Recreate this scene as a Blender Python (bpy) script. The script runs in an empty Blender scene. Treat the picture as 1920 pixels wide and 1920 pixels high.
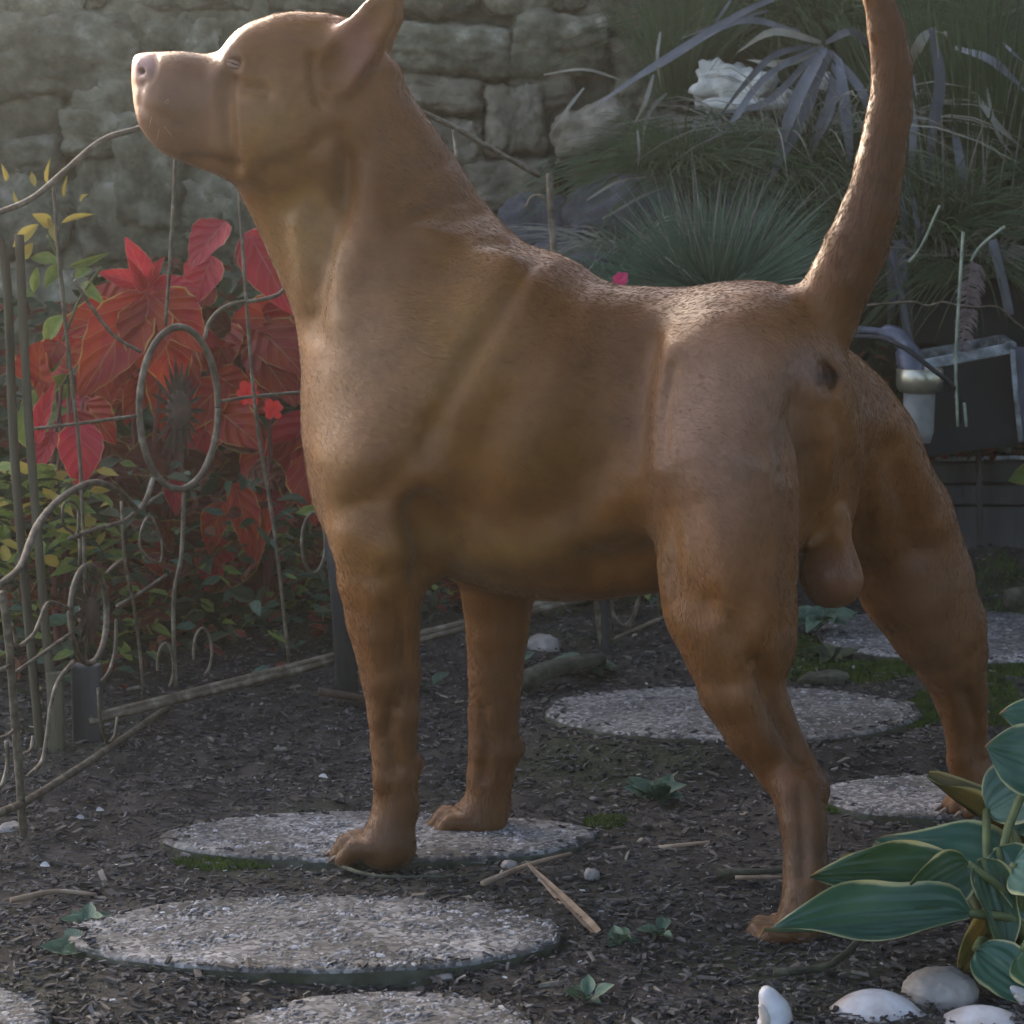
import bpy, math, random
import numpy as np
from mathutils import Vector, Matrix, noise
# ---------------------------------------------------------------- camera model shared by the layout helpers
import math, random
import numpy as np
FPX = 4800.0                      # focal length in photograph pixels (1920 wide)
CAM_H = 0.68
PITCH = math.atan(610.0 / FPX)
_cp, _sp = math.cos(PITCH), math.sin(PITCH)
def ray(px, py):
    u = (px - 960.0) / FPX; v = -(py - 960.0) / FPX
    return np.array([u, _cp + v * _sp, -_sp + v * _cp])
def P(px, py, Y):                 # world point seen at a pixel, at world depth Y
    d = ray(px, py)
    return np.array([0, 0, CAM_H]) + d * (Y / d[1])
def PZ(px, py, z):                # world point seen at a pixel, at height z
    d = ray(px, py)
    return np.array([0, 0, CAM_H]) + d * ((z - CAM_H) / d[2])
def project(V):
    V = np.asarray(V, dtype=float)
    r = V - np.array([0, 0, CAM_H])
    w = r[..., 1] * _cp - r[..., 2] * _sp
    up = r[..., 1] * _sp + r[..., 2] * _cp
    return np.stack([960 + FPX * r[..., 0] / w, 960 - FPX * up / w, w], -1)
# ---------------------------------------------------------------- camera, sky, sun, exposure
scene = bpy.context.scene
COL = scene.collection
cam_d = bpy.data.cameras.new('camera'); cam_d.sensor_width = 36.0; cam_d.lens = 36.0 * FPX / 1920.0
cam_d.clip_start = 0.05; cam_d.clip_end = 500
cam = bpy.data.objects.new('camera', cam_d); COL.objects.link(cam)
cam.location = (0, 0, CAM_H); cam.rotation_euler = (math.pi / 2 - PITCH, 0, 0)
scene.camera = cam
cam_d.dof.use_dof = True; cam_d.dof.focus_distance = 2.55; cam_d.dof.aperture_fstop = 18.0

SUN_EL, SUN_AZ = math.radians(23), math.radians(-34)      # azimuth from +Y (away from the camera), negative = left
sun_dir = Vector((math.sin(SUN_AZ) * math.cos(SUN_EL), math.cos(SUN_AZ) * math.cos(SUN_EL), math.sin(SUN_EL)))
world = bpy.data.worlds.new('World'); scene.world = world; world.use_nodes = True
wn = world.node_tree.nodes; wl = world.node_tree.links
sky = wn.new('ShaderNodeTexSky'); sky.sky_type = 'NISHITA'; sky.sun_disc = False
sky.sun_elevation = SUN_EL; sky.sun_rotation = SUN_AZ
sky.air_density = 0.75; sky.dust_density = 4.0; sky.ozone_density = 0.6
wl.new(sky.outputs[0], wn['Background'].inputs[0]); wn['Background'].inputs[1].default_value = 0.15
sd = bpy.data.lights.new('sun', 'SUN'); sd.energy = 5.0; sd.angle = math.radians(0.6); sd.color = (1.0, 0.86, 0.66)
sun = bpy.data.objects.new('sun', sd); COL.objects.link(sun)
sun.rotation_euler = sun_dir.to_track_quat('Z', 'Y').to_euler()
vs = scene.view_settings
vs.view_transform = 'Standard'; vs.look = 'None'; vs.gamma = 1.0; vs.use_curve_mapping = False
vs.exposure = 2.65
scene.render.engine = 'CYCLES'
scene.cycles.use_adaptive_sampling = True; scene.cycles.adaptive_threshold = 0.015; scene.cycles.max_bounces = 4; scene.cycles.transparent_max_bounces = 4
rng = random.Random(7); nrng = np.random.default_rng(7)

# ---------------------------------------------------------------- helpers: materials
def new_mat(name):
    m = bpy.data.materials.new(name); m.use_nodes = True
    nt = m.node_tree; b = nt.nodes['Principled BSDF']
    return m, nt, b
def ramp(nt, fac, stops):
    r = nt.nodes.new('ShaderNodeValToRGB'); nt.links.new(fac, r.inputs[0])
    el = r.color_ramp.elements
    while len(el) < len(stops): el.new(0.5)
    for e, (p, c) in zip(el, stops): e.position = p; e.color = (*c, 1)
    return r.outputs[0]
def tex(nt, kind, scale, detail=4, rough=0.55, coord='Object', dist=0.0, stretch=None):
    tc = nt.nodes.new('ShaderNodeTexCoord'); out = tc.outputs[coord]
    if stretch:
        mp = nt.nodes.new('ShaderNodeMapping'); nt.links.new(out, mp.inputs[0]); mp.inputs['Scale'].default_value = stretch; out = mp.outputs[0]
    if kind == 'noise':
        n = nt.nodes.new('ShaderNodeTexNoise'); n.inputs['Detail'].default_value = detail; n.inputs['Roughness'].default_value = rough; n.inputs['Distortion'].default_value = dist
        o = n.outputs[0]
    else:
        n = nt.nodes.new('ShaderNodeTexVoronoi'); o = n.outputs[0]
    n.inputs['Scale'].default_value = scale; nt.links.new(out, n.inputs['Vector'])
    return o, n
def mixc(nt, fac, a, b, mode='MIX'):
    m = nt.nodes.new('ShaderNodeMix'); m.data_type = 'RGBA'; m.blend_type = mode
    for s, v in ((0, fac), (6, a), (7, b)):
        if hasattr(v, 'is_linked') or hasattr(v, 'links'): nt.links.new(v, m.inputs[s])
        elif isinstance(v, tuple): m.inputs[s].default_value = (*v, 1) if len(v) == 3 else v
        else: m.inputs[s].default_value = v
    return m.outputs[2]
def bump(nt, b, h, strength, dist):
    n = nt.nodes.new('ShaderNodeBump'); n.inputs['Strength'].default_value = strength; n.inputs['Distance'].default_value = dist
    nt.links.new(h, n.inputs['Height']); nt.links.new(n.outputs[0], b.inputs['Normal'])
def pmat(name, stops, scale=20, detail=6, rough=0.8, bstr=0.4, bdist=0.004, bscale=None, spec=0.3, metal=0.0, rand=0.0, stretch=None, dist=0.0, transl=0.0):
    """general procedural material: noise through a colour ramp, a bump, optional per-object tint"""
    m, nt, b = new_mat(name)
    f, _ = tex(nt, 'noise', scale, detail, 0.6, stretch=stretch, dist=dist)
    c = ramp(nt, f, stops)
    if rand:
        oi = nt.nodes.new('ShaderNodeObjectInfo'); h = nt.nodes.new('ShaderNodeHueSaturation')
        mr = nt.nodes.new('ShaderNodeMapRange'); nt.links.new(oi.outputs['Random'], mr.inputs[0])
        mr.inputs[3].default_value = 1 - rand; mr.inputs[4].default_value = 1 + rand
        nt.links.new(mr.outputs[0], h.inputs['Value']); nt.links.new(c, h.inputs['Color']); c = h.outputs[0]
    nt.links.new(c, b.inputs['Base Color'])
    b.inputs['Roughness'].default_value = rough; b.inputs['Specular IOR Level'].default_value = spec; b.inputs['Metallic'].default_value = metal
    if bstr:
        f2, _ = tex(nt, 'noise', bscale or scale * 3, 8, 0.65, stretch=stretch)
        bump(nt, b, f2, bstr, bdist)
    if transl: add_transl(nt, b, c, transl)
    return m
def add_transl(nt, b, c, w):
    t = nt.nodes.new('ShaderNodeBsdfTranslucent'); nt.links.new(c, t.inputs[0])
    mx = nt.nodes.new('ShaderNodeMixShader'); mx.inputs[0].default_value = w
    nt.links.new(b.outputs[0], mx.inputs[1]); nt.links.new(t.outputs[0], mx.inputs[2])
    nt.links.new(mx.outputs[0], nt.nodes['Material Output'].inputs[0])
def leaf_mat(name, inner, outer, margin, mw=0.12, tr=0.35, rough=0.5, vein=(0, 0, 0), veinw=0.0, rand=0.12, spec=0.35, nscale=3.0, ribs=9.0, ribstr=0.25, tip=None):
    """leaf: UV u across (-1..1 as 0..1), v along; margin colour at the edge, blotches from inner to outer, vein relief"""
    m, nt, b = new_mat(name)
    uv = nt.nodes.new('ShaderNodeUVMap'); sx = nt.nodes.new('ShaderNodeSeparateXYZ'); nt.links.new(uv.outputs[0], sx.inputs[0])
    def math_(op, a, b_=None):
        n = nt.nodes.new('ShaderNodeMath'); n.operation = op
        for i, v in enumerate((a, b_)):
            if v is None: continue
            if isinstance(v, (int, float)): n.inputs[i].default_value = v
            else: nt.links.new(v, n.inputs[i])
        return n.outputs[0]
    au = math_('ABSOLUTE', math_('MULTIPLY', math_('SUBTRACT', sx.outputs[0], 0.5), 2.0))
    nz = nt.nodes.new('ShaderNodeTexNoise'); nz.inputs['Scale'].default_value = nscale; nz.inputs['Detail'].default_value = 5
    mp = nt.nodes.new('ShaderNodeVectorMath'); mp.operation = 'ADD'
    oi = nt.nodes.new('ShaderNodeObjectInfo'); nt.links.new(uv.outputs[0], mp.inputs[0]); nt.links.new(oi.outputs['Location'], mp.inputs[1])
    nt.links.new(mp.outputs[0], nz.inputs['Vector'])
    c = mixc(nt, ramp(nt, nz.outputs[0], [(0.35, (0, 0, 0)), (0.62, (1, 1, 1))]), inner, outer)
    if veinw:
        vm = math_('LESS_THAN', au, veinw); c = mixc(nt, vm, c, vein)
        sv = math_('SINE', math_('MULTIPLY', math_('ADD', math_('MULTIPLY', sx.outputs[1], 5.0), math_('MULTIPLY', au, -1.75)), 6.283))
        c = mixc(nt, math_('MULTIPLY', math_('GREATER_THAN', sv, 0.955), 0.5), c, vein)
    e = math_('ADD', au, math_('MULTIPLY', math_('SUBTRACT', nz.outputs[0], 0.5), 0.35))
    mr = nt.nodes.new('ShaderNodeMapRange'); nt.links.new(e, mr.inputs[0]); mr.inputs[1].default_value = 1 - mw * 1.5; mr.inputs[2].default_value = 1 - mw * 0.5
    c = mixc(nt, mr.outputs[0], c, margin)
    if tip:
        t_ = math_('ADD', math_('ADD', sx.outputs[1], math_('MULTIPLY', au, 0.10)), math_('MULTIPLY', math_('SUBTRACT', nz.outputs[0], 0.5), 0.5))
        m3 = nt.nodes.new('ShaderNodeMapRange'); nt.links.new(t_, m3.inputs[0]); m3.inputs[1].default_value = 0.97; m3.inputs[2].default_value = 1.10; c = mixc(nt, m3.outputs[0], c, tip)
    h = nt.nodes.new('ShaderNodeHueSaturation'); r2 = nt.nodes.new('ShaderNodeMapRange'); nt.links.new(oi.outputs['Random'], r2.inputs[0])
    r2.inputs[3].default_value = 1 - rand; r2.inputs[4].default_value = 1 + rand
    nt.links.new(r2.outputs[0], h.inputs['Value']); nt.links.new(c, h.inputs['Color']); c = h.outputs[0]
    nt.links.new(c, b.inputs['Base Color']); b.inputs['Roughness'].default_value = rough; b.inputs['Specular IOR Level'].default_value = spec
    if ribstr:
        vv = math_('ADD', math_('MULTIPLY', sx.outputs[1], ribs), math_('MULTIPLY', au, -ribs * 0.35))
        s = math_('SINE', math_('MULTIPLY', vv, 6.283))
        bump(nt, b, s, ribstr, 0.003)
    if tr: add_transl(nt, b, c, tr)
    return m

# ---------------------------------------------------------------- helpers: objects
def tag(o, label=None, cat=None, group=None, kind=None):
    if label: o['label'] = label
    if cat: o['category'] = cat
    if group: o['group'] = group
    if kind: o['kind'] = kind
    return o
def empty(name, loc, label=None, cat=None, group=None):
    o = bpy.data.objects.new(name, None); COL.objects.link(o); o.location = [float(v) for v in loc]; o.empty_display_size = 0.05
    return tag(o, label, cat, group)
def link(name, me, parent=None):
    o = bpy.data.objects.new(name, me); COL.objects.link(o)
    if parent is not None:
        o.parent = parent
        o.matrix_parent_inverse = Matrix.Translation(parent.location).inverted()
    return o
class MB:
    """collects shapes in world space; build() links them as one mesh object"""
    def __init__(s): s.v = []; s.f = []; s.uv = None; s.mi = []; s.col = []
    def add(s, V, F):
        n = len(s.v); s.v.extend([tuple(float(c) for c in p) for p in V]); s.f.extend([tuple(i + n for i in q) for q in F])
    def tube(s, pts, r, seg=6, cap=True):
        pts = [Vector([float(c) for c in p]) for p in pts]; n = len(pts)
        rs = r if isinstance(r, (list, tuple)) else [r] * n
        up = None; base = len(s.v)
        for i, p in enumerate(pts):
            t = (pts[min(i + 1, n - 1)] - pts[max(i - 1, 0)]).normalized()
            if up is None:
                up = t.orthogonal().normalized()
            else:
                up = (up - t * up.dot(t)); up = up.normalized() if up.length > 1e-6 else t.orthogonal().normalized()
            sd_ = t.cross(up)
            for j in range(seg):
                a = 2 * math.pi * j / seg
                s.v.append(tuple(p + (up * math.cos(a) + sd_ * math.sin(a)) * rs[i]))
        for i in range(n - 1):
            for j in range(seg):
                a = base + i * seg + j; b = base + i * seg + (j + 1) % seg
                s.f.append((a, b, b + seg, a + seg))
        if cap:
            s.f.append(tuple(base + j for j in reversed(range(seg)))); s.f.append(tuple(base + (n - 1) * seg + j for j in range(seg)))
    def ribbon(s, pts, ws, nrm, fold=0.0):
        """flat blade along pts, widths ws, facing nrm; fold makes a V section"""
        pts = [Vector([float(c) for c in p]) for p in pts]; n = len(pts); nrm = Vector(nrm); base = len(s.v)
        for i, p in enumerate(pts):
            t = (pts[min(i + 1, n - 1)] - pts[max(i - 1, 0)]).normalized(); sd_ = t.cross(nrm)
            sd_ = sd_.normalized() if sd_.length > 1e-6 else t.orthogonal().normalized()
            up = sd_.cross(t)
            s.v.append(tuple(p - sd_ * ws[i] * 0.5 + up * fold * ws[i])); s.v.append(tuple(p)); s.v.append(tuple(p + sd_ * ws[i] * 0.5 + up * fold * ws[i]))
        for i in range(n - 1):
            a = base + i * 3
            s.f.append((a, a + 1, a + 4, a + 3)); s.f.append((a + 1, a + 2, a + 5, a + 4))
    def box(s, c, half, rot=None):
        R = rot or Matrix.Identity(3); c = Vector([float(v) for v in c])
        V = [c + R @ Vector((x * half[0], y * half[1], z * half[2])) for x in (-1, 1) for y in (-1, 1) for z in (-1, 1)]
        s.add(V, [(0, 1, 3, 2), (4, 6, 7, 5), (0, 4, 5, 1), (2, 3, 7, 6), (0, 2, 6, 4), (1, 5, 7, 3)])
    def build(s, name, mat, parent=None, smooth=False, bevel=0.0):
        me = bpy.data.meshes.new(name); me.from_pydata(s.v, [], s.f); me.update()
        me.materials.append(mat)
        if smooth: me.shade_smooth()
        o = link(name, me, parent)
        if bevel:
            b = o.modifiers.new('bevel', 'BEVEL'); b.width = bevel; b.segments = 2; b.limit_method = 'ANGLE'
        return o
def spline(pts, n=8):
    """Catmull-Rom through points"""
    p = [np.array(q, float) for q in pts]; p = [2 * p[0] - p[1]] + p + [2 * p[-1] - p[-2]]
    out = []
    for i in range(1, len(p) - 2):
        for k in range(n):
            t = k / n
            out.append(0.5 * (2 * p[i] + (p[i + 1] - p[i - 1]) * t + (2 * p[i - 1] - 5 * p[i] + 4 * p[i + 1] - p[i + 2]) * t * t + (3 * p[i] - p[i - 1] - 3 * p[i + 1] + p[i + 2]) * t ** 3))
    out.append(p[-2]); return out
def fbm(p, oct=4, sc=1.0, gain=0.5):
    v = 0.0; a = 1.0; q = Vector([float(c) for c in p]) * sc
    for _ in range(oct):
        v += a * noise.noise(q); q = q * 2.03 + Vector((3.1, 1.7, 5.3)); a *= gain
    return v
STONES = []
def ground_z(X, Y):
    return -0.014 + 0.13 * max(0.0, min(Y, 4.4) - 2.95) ** 1.3
def rough_z(X, Y):
    z = ground_z(X, Y) + 0.009 * noise.noise(Vector((X * 9, Y * 9, 1))) + 0.004 * noise.noise(Vector((X * 31, Y * 31, 4)))
    for cx, cy, a, b, zt in STONES:                       # soil lies banked up against the stepping stones
        d = math.hypot((X - cx) / (a + .0), (Y - cy) / b)
        if d < 1.7:
            w = min(1.0, max(0.0, (1.7 - d) / 0.62)); w = w * w * (3 - 2 * w)
            z = z * (1 - w) + w * (zt - (0.010 if d > 0.97 else 0.016) + 0.004 * noise.noise(Vector((X * 14, Y * 14, 9))))
    return z
def on_ground(px, py, dz=0.0):
    lo, hi = 1.5, 6.0
    for _ in range(40):
        Y = (lo + hi) / 2; p = P(px, py, Y)
        if p[2] - dz > ground_z(p[0], Y): lo = Y
        else: hi = Y
    return P(px, py, lo)
def rock_mesh(name, hx, hy, hz, seed, mat, n=10, rough=0.16, power=3.2, fine=0.05):
    """rounded, chipped block: a cube sphere pulled to a superellipsoid and roughened"""
    V = []; F = []; idx = {}
    def vid(p):
        k = tuple(round(c, 5) for c in p)
        if k not in idx:
            idx[k] = len(V); V.append(p)
        return idx[k]
    for ax in range(3):
        for sg in (-1, 1):
            for i in range(n):
                for j in range(n):
                    q = []
                    for a, b in ((i, j), (i + 1, j), (i + 1, j + 1), (i, j + 1)):
                        c = [0, 0, 0]; c[ax] = sg; c[(ax + 1) % 3] = math.tan((2 * a / n - 1) * math.pi / 4); c[(ax + 2) % 3] = math.tan((2 * b / n - 1) * math.pi / 4)
                        q.append(vid(tuple(c)))
                    F.append(tuple(q if sg > 0 else q[::-1]))
    out = []
    so = Vector((seed * 7.31, seed * 3.7, seed * 1.9))
    for p in V:
        l = (abs(p[0]) ** power + abs(p[1]) ** power + abs(p[2]) ** power) ** (1 / power)
        q = Vector((p[0] / l, p[1] / l, p[2] / l))
        w = Vector((q.x * hx, q.y * hy, q.z * hz))
        s = min(hx, hz, hy)
        d = rough * noise.noise(q * 1.3 + so) + rough * 0.7 * noise.noise(q * 2.9 + so * 2) + fine * noise.noise(q * 6 + so) - fine * 1.1 * abs(noise.noise(q * 11 + so)) + fine * 0.6 * noise.noise(q * 23 + so)
        cr = noise.voronoi(q * 1.7 + so)[0]; d += 0.10 * (cr[1] - cr[0] - 0.3) * rough / 0.16
        out.append(w + q * s * d)
    me = bpy.data.meshes.new(name); me.from_pydata([tuple(v) for v in out], [], F); me.update(); me.materials.append(mat)
    me.shade_smooth()
    return me
# ---------------------------------------------------------------- materials of the setting
M = {}
def soil_mat():
    m, nt, b = new_mat('soil')
    f, _ = tex(nt, 'noise', 22, 10, 0.7); g, _ = tex(nt, 'noise', 2.6, 4, 0.5)
    c = ramp(nt, f, [(0.25, (0.012, 0.010, 0.008)), (0.5, (0.038, 0.031, 0.025)), (0.72, (0.095, 0.080, 0.068))])
    moss = ramp(nt, g, [(0.52, (0, 0, 0)), (0.66, (1, 1, 1))])
    c = mixc(nt, moss, c, mixc(nt, 0.6, c, (0.030, 0.040, 0.014)))
    nt.links.new(c, b.inputs['Base Color']); b.inputs['Roughness'].default_value = 0.9; b.inputs['Specular IOR Level'].default_value = 0.25
    h, _ = tex(nt, 'noise', 90, 8, 0.75); bump(nt, b, h, 0.9, 0.008)
    return m
M['soil'] = soil_mat()
def aggregate_mat():
    m, nt, b = new_mat('exposed_aggregate_concrete')
    v, vn = tex(nt, 'voronoi', 190); f, _ = tex(nt, 'noise', 7, 6, 0.6)
    c1 = ramp(nt, vn.outputs['Color'], [(0.2, (0.035, 0.032, 0.030)), (0.5, (0.090, 0.084, 0.080)), (0.8, (0.20, 0.19, 0.182))])
    dirt = ramp(nt, f, [(0.36, (0.28, 0.25, 0.20)), (0.50, (0.85, 0.82, 0.78)), (0.66, (1.5, 1.48, 1.45))])
    c = mixc(nt, 1.0, c1, dirt, 'MULTIPLY')
    nt.links.new(c, b.inputs['Base Color']); b.inputs['Roughness'].default_value = 0.8
    bump(nt, b, v, -0.8, 0.004)
    return m
M['aggregate'] = aggregate_mat()
M['stone_side'] = pmat('mossy_stone_side', [(0.3, (0.020, 0.022, 0.010)), (0.55, (0.055, 0.055, 0.036)), (0.8, (0.12, 0.115, 0.09))], scale=26, rough=0.9, bstr=0.8, bdist=0.004)
M['pebbles'] = pmat('aggregate_pebble', [(0.32, (0.05, 0.045, 0.043)), (0.5, (0.125, 0.115, 0.11)), (0.68, (0.36, 0.34, 0.33))], scale=70, detail=2, rough=0.6, bstr=0.2)
M['rock'] = pmat('weathered_limestone', [(0.30, (0.040, 0.037, 0.023)), (0.46, (0.125, 0.115, 0.074)), (0.58, (0.205, 0.188, 0.128)), (0.72, (0.42, 0.39, 0.31))], scale=16, detail=14, rough=0.92, bstr=1.0, bdist=0.02, bscale=30, rand=0.25)
M['rock_warm'] = pmat('warm_limestone', [(0.25, (0.07, 0.06, 0.04)), (0.5, (0.16, 0.138, 0.098)), (0.78, (0.30, 0.265, 0.20))], scale=13, detail=10, rough=0.92, bstr=1.0, bdist=0.02, bscale=30, rand=0.25)
M['slate'] = pmat('purple_grey_slate', [(0.3, (0.040, 0.040, 0.046)), (0.55, (0.085, 0.083, 0.095)), (0.75, (0.16, 0.155, 0.17))], scale=16, rough=0.8, bstr=1.0, bdist=0.012, rand=0.2)
M['pale_rock'] = pmat('pale_quartz', [(0.3, (0.30, 0.29, 0.24)), (0.6, (0.52, 0.50, 0.44)), (0.8, (0.62, 0.61, 0.58))], scale=12, rough=0.7, bstr=0.7, bdist=0.01)
M['mortar'] = pmat('dark_earth_joint', [(0.3, (0.05, 0.05, 0.034)), (0.7, (0.13, 0.125, 0.09))], scale=30, rough=0.95, bstr=0.8, bdist=0.01)
M['bank'] = pmat('dark_bank_soil', [(0.3, (0.010, 0.013, 0.009)), (0.6, (0.028, 0.032, 0.022)), (0.8, (0.05, 0.055, 0.035))], scale=18, rough=0.95, bstr=0.9, bdist=0.02)

# ---------------------------------------------------------------- ground
def ground():
    xs = list(np.linspace(-14, -1.6, 14)) + list(np.arange(-1.5, 1.5, 0.016)) + list(np.linspace(1.6, 14, 14))
    ys = list(np.linspace(-12, 1.3, 14)) + list(np.arange(1.4, 4.6, 0.016)) + list(np.linspace(4.8, 16, 14))
    V = [(x, y, rough_z(x, y) if abs(x) < 1.6 and 1.3 < y < 4.7 else ground_z(x, y)) for y in ys for x in xs]
    n = len(xs)
    F = [(j * n + i, j * n + i + 1, (j + 1) * n + i + 1, (j + 1) * n + i) for j in range(len(ys) - 1) for i in range(n - 1)]
    me = bpy.data.meshes.new('ground'); me.from_pydata(V, [], F); me.update(); me.materials.append(M['soil']); me.shade_smooth()
    tag(link('ground', me), 'dark bare garden soil strewn with mulch', kind='structure')
# ---------------------------------------------------------------- stepping stones (tops sit a little proud of the soil)
def stepping_stone(x0, x1, y0, y1, zt, label, seed, th=0.05, irr=0.03, group='stepping stones across the soil', npeb=900):
    pc = PZ((x0 + x1) / 2, (y0 + y1) / 2, zt)
    a = (PZ(x1, (y0 + y1) / 2, zt)[0] - PZ(x0, (y0 + y1) / 2, zt)[0]) / 2
    yb, yf = PZ(960, y0, zt)[1], PZ(960, y1, zt)[1]
    b = (yb - yf) / 2; cx, cy = pc[0], (yb + yf) / 2
    STONES.append((cx, cy, a, b, zt))
    root = empty('stepping_stone', (cx, cy, zt - th), label, 'stepping stone', group)
    seg, rings = 72, 16
    V = []; F = []
    def rad(t):
        return 1 + irr * 2.2 * noise.noise(Vector((math.cos(t) * 1.5, math.sin(t) * 1.5, seed))) + irr * 0.9 * noise.noise(Vector((math.cos(t) * 7, math.sin(t) * 7, seed)))
    prof = [(r / rings, 0.0) for r in range(rings)] + [(0.985, -0.001), (0.997, -0.004), (1.0, -0.010), (1.0, -th)]
    V.append((cx, cy, zt))
    for k, (r, dz) in enumerate(prof[1:]):
        for j in range(seg):
            t = 2 * math.pi * j / seg; R = rad(t)
            x = cx + a * r * R * math.cos(t); y = cy + b * r * R * math.sin(t)
            z = zt + dz + (0.0016 * fbm((x, y, seed), 3, 22) if dz > -0.02 else 0)
            V.append((x, y, z))
    for j in range(seg): F.append((0, 1 + j, 1 + (j + 1) % seg))
    for k in range(len(prof) - 2):
        for j in range(seg):
            p = 1 + k * seg + j; q = 1 + k * seg + (j + 1) % seg
            F.append((p, p + seg, q + seg, q))
    me = bpy.data.meshes.new('slab'); me.from_pydata(V, [], F); me.update(); me.materials.append(M['aggregate']); me.materials.append(M['stone_side']); me.shade_smooth()
    mi = [0] * len(F); mi[-2 * seg:] = [1] * (2 * seg); me.polygons.foreach_set('material_index', mi)
    link('slab', me, root)
    mb = MB(); r_ = random.Random(seed)
    for _ in range(npeb):
        t = r_.random() * 6.283; r = math.sqrt(r_.random()) * 0.97
        x = cx + a * r * math.cos(t); y = cy + b * r * math.sin(t); s = r_.choice([0.0014, 0.0017, 0.002, 0.0025, 0.0036]) * r_.uniform(0.8, 1.2)
        e = r_.uniform(0.7, 1.5); an = r_.random() * 3.14; z = zt - s * 0.25
        ca, sa = math.cos(an), math.sin(an)
        pts = [(s * e * math.cos(q) * (1 + 0.25 * r_.uniform(-1, 1)), s / e * math.sin(q) * (1 + 0.25 * r_.uniform(-1, 1))) for q in (0, 1.05, 2.1, 3.14, 4.2, 5.24)]
        low = [(x + ca * u - sa * v, y + sa * u + ca * v, z) for u, v in pts]
        top = [(x + (ca * u - sa * v) * 0.6, y + (sa * u + ca * v) * 0.6, z + s * 0.5) for u, v in pts]
        mb.add(low + top, [tuple(range(6, 12))] + [(i, (i + 1) % 6, 6 + (i + 1) % 6, 6 + i) for i in range(6)])
    o = mb.build('embedded_pebbles', M['pebbles'], root, smooth=False); o['kind'] = 'stuff'
    return root
stepping_stone(128, 1062, 1676, 1818, 0.002, 'large round aggregate stepping stone in the front, nothing standing on it', 1, npeb=2600)
stepping_stone(303, 1118, 1520, 1612, -0.004, 'round aggregate stepping stone under the dog\'s front paws', 2, npeb=2000)
stepping_stone(1018, 1732, 1284, 1382, 0.030, 'round stepping stone seen between the dog\'s front and hind legs, moss at its right edge', 3, npeb=1600)
stepping_stone(1530, 2090, 1450, 1532, 0.012, 'stepping stone under the dog\'s far hind paw, partly hidden by hosta leaves', 4, npeb=1400)
stepping_stone(1522, 2110, 1143, 1238, 0.045, 'farthest stepping stone, behind the dog\'s far hind leg near the board edging', 5, npeb=1300)
stepping_stone(430, 1010, 1858, 2010, -0.008, 'rough-edged aggregate slab cut off by the bottom edge of the photo', 6, irr=0.05, npeb=1500)
stepping_stone(-330, 92, 1846, 1990, -0.006, 'grey aggregate slab in the bottom left corner', 7, irr=0.03, npeb=1200)

ground()

# ---------------------------------------------------------------- dry stone wall, stone by stone
WALL_Y = 4.35
wall = empty('stone_wall', (0, WALL_Y, 0.2), 'old grey green dry stone garden wall behind the dog and the red plants', 'wall')
WS = [  # x0, y0, x1, y1 (photo px), depth offset, warm?
    (-70, -90, 120, 24, 0, 0), (124, -80, 250, 22, .01, 0), (254, -90, 480, 24, -.01, 0), (484, -70, 730, 18, .01, 0), (735, -80, 900, 22, 0, 0), (905, -90, 1090, 18, .01, 0), (1095, -90, 1260, 60, .02, 0),
    (-90, 32, 256, 182, -.02, 0), (262, 28, 432, 184, 0, 0), (436, 24, 620, 150, .01, 0), (625, 26, 740, 120, .02, 0), (735, 46, 955, 140, -.02, 0), (960, 24, 1140, 132, -.01, 0), (1145, 66, 1280, 190, .02, 0),
    (-90, 190, 40, 250, .02, 0), (44, 186, 126, 236, .02, 0), (132, 190, 262, 236, .03, 0), (-80, 254, 116, 340, 0, 0), (128, 204, 268, 290, -.02, 0), (272, 190, 420, 330, .02, 0),
    (-90, 346, 70, 470, .02, 0), (76, 344, 160, 430, .03, 0), (150, 292, 238, 432, .0, 0), (214, 240, 338, 410, -.03, 0), (300, 318, 460, 462, .0, 0), (120, 436, 290, 520, .03, 0), (294, 466, 440, 560, .03, 0), (444, 400, 620, 560, .03, 0),
    (424, 160, 640, 390, .03, 0), (645, 130, 790, 240, .03, 0),
    (742, 148, 902, 216, 0, 1), (906, 172, 1012, 292, -.02, 1), (965, 140, 1080, 206, .01, 1), (1048, 208, 1182, 298, -.05, 1), (794, 222, 902, 330, .0, 1), (880, 296, 1052, 396, -.02, 1), (1056, 304, 1190, 380, .0, 1),
    (800, 336, 876, 470, .0, 1), (640, 250, 790, 470, .03, 0), (880, 400, 990, 520, .0, 1), (-90, 476, 116, 640, .03, 0), (120, 524, 300, 660, .04, 0), (304, 564, 620, 700, .04, 0), (1185, 190, 1290, 300, .03, 1),
    (-90, 646, 300, 800, .05, 0), (304, 704, 640, 830, .05, 0), (640, 476, 1000, 700, .04, 0), (640, 704, 1100, 830, .05, 0), (1000, 524, 1300, 700, .05, 1)]
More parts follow.
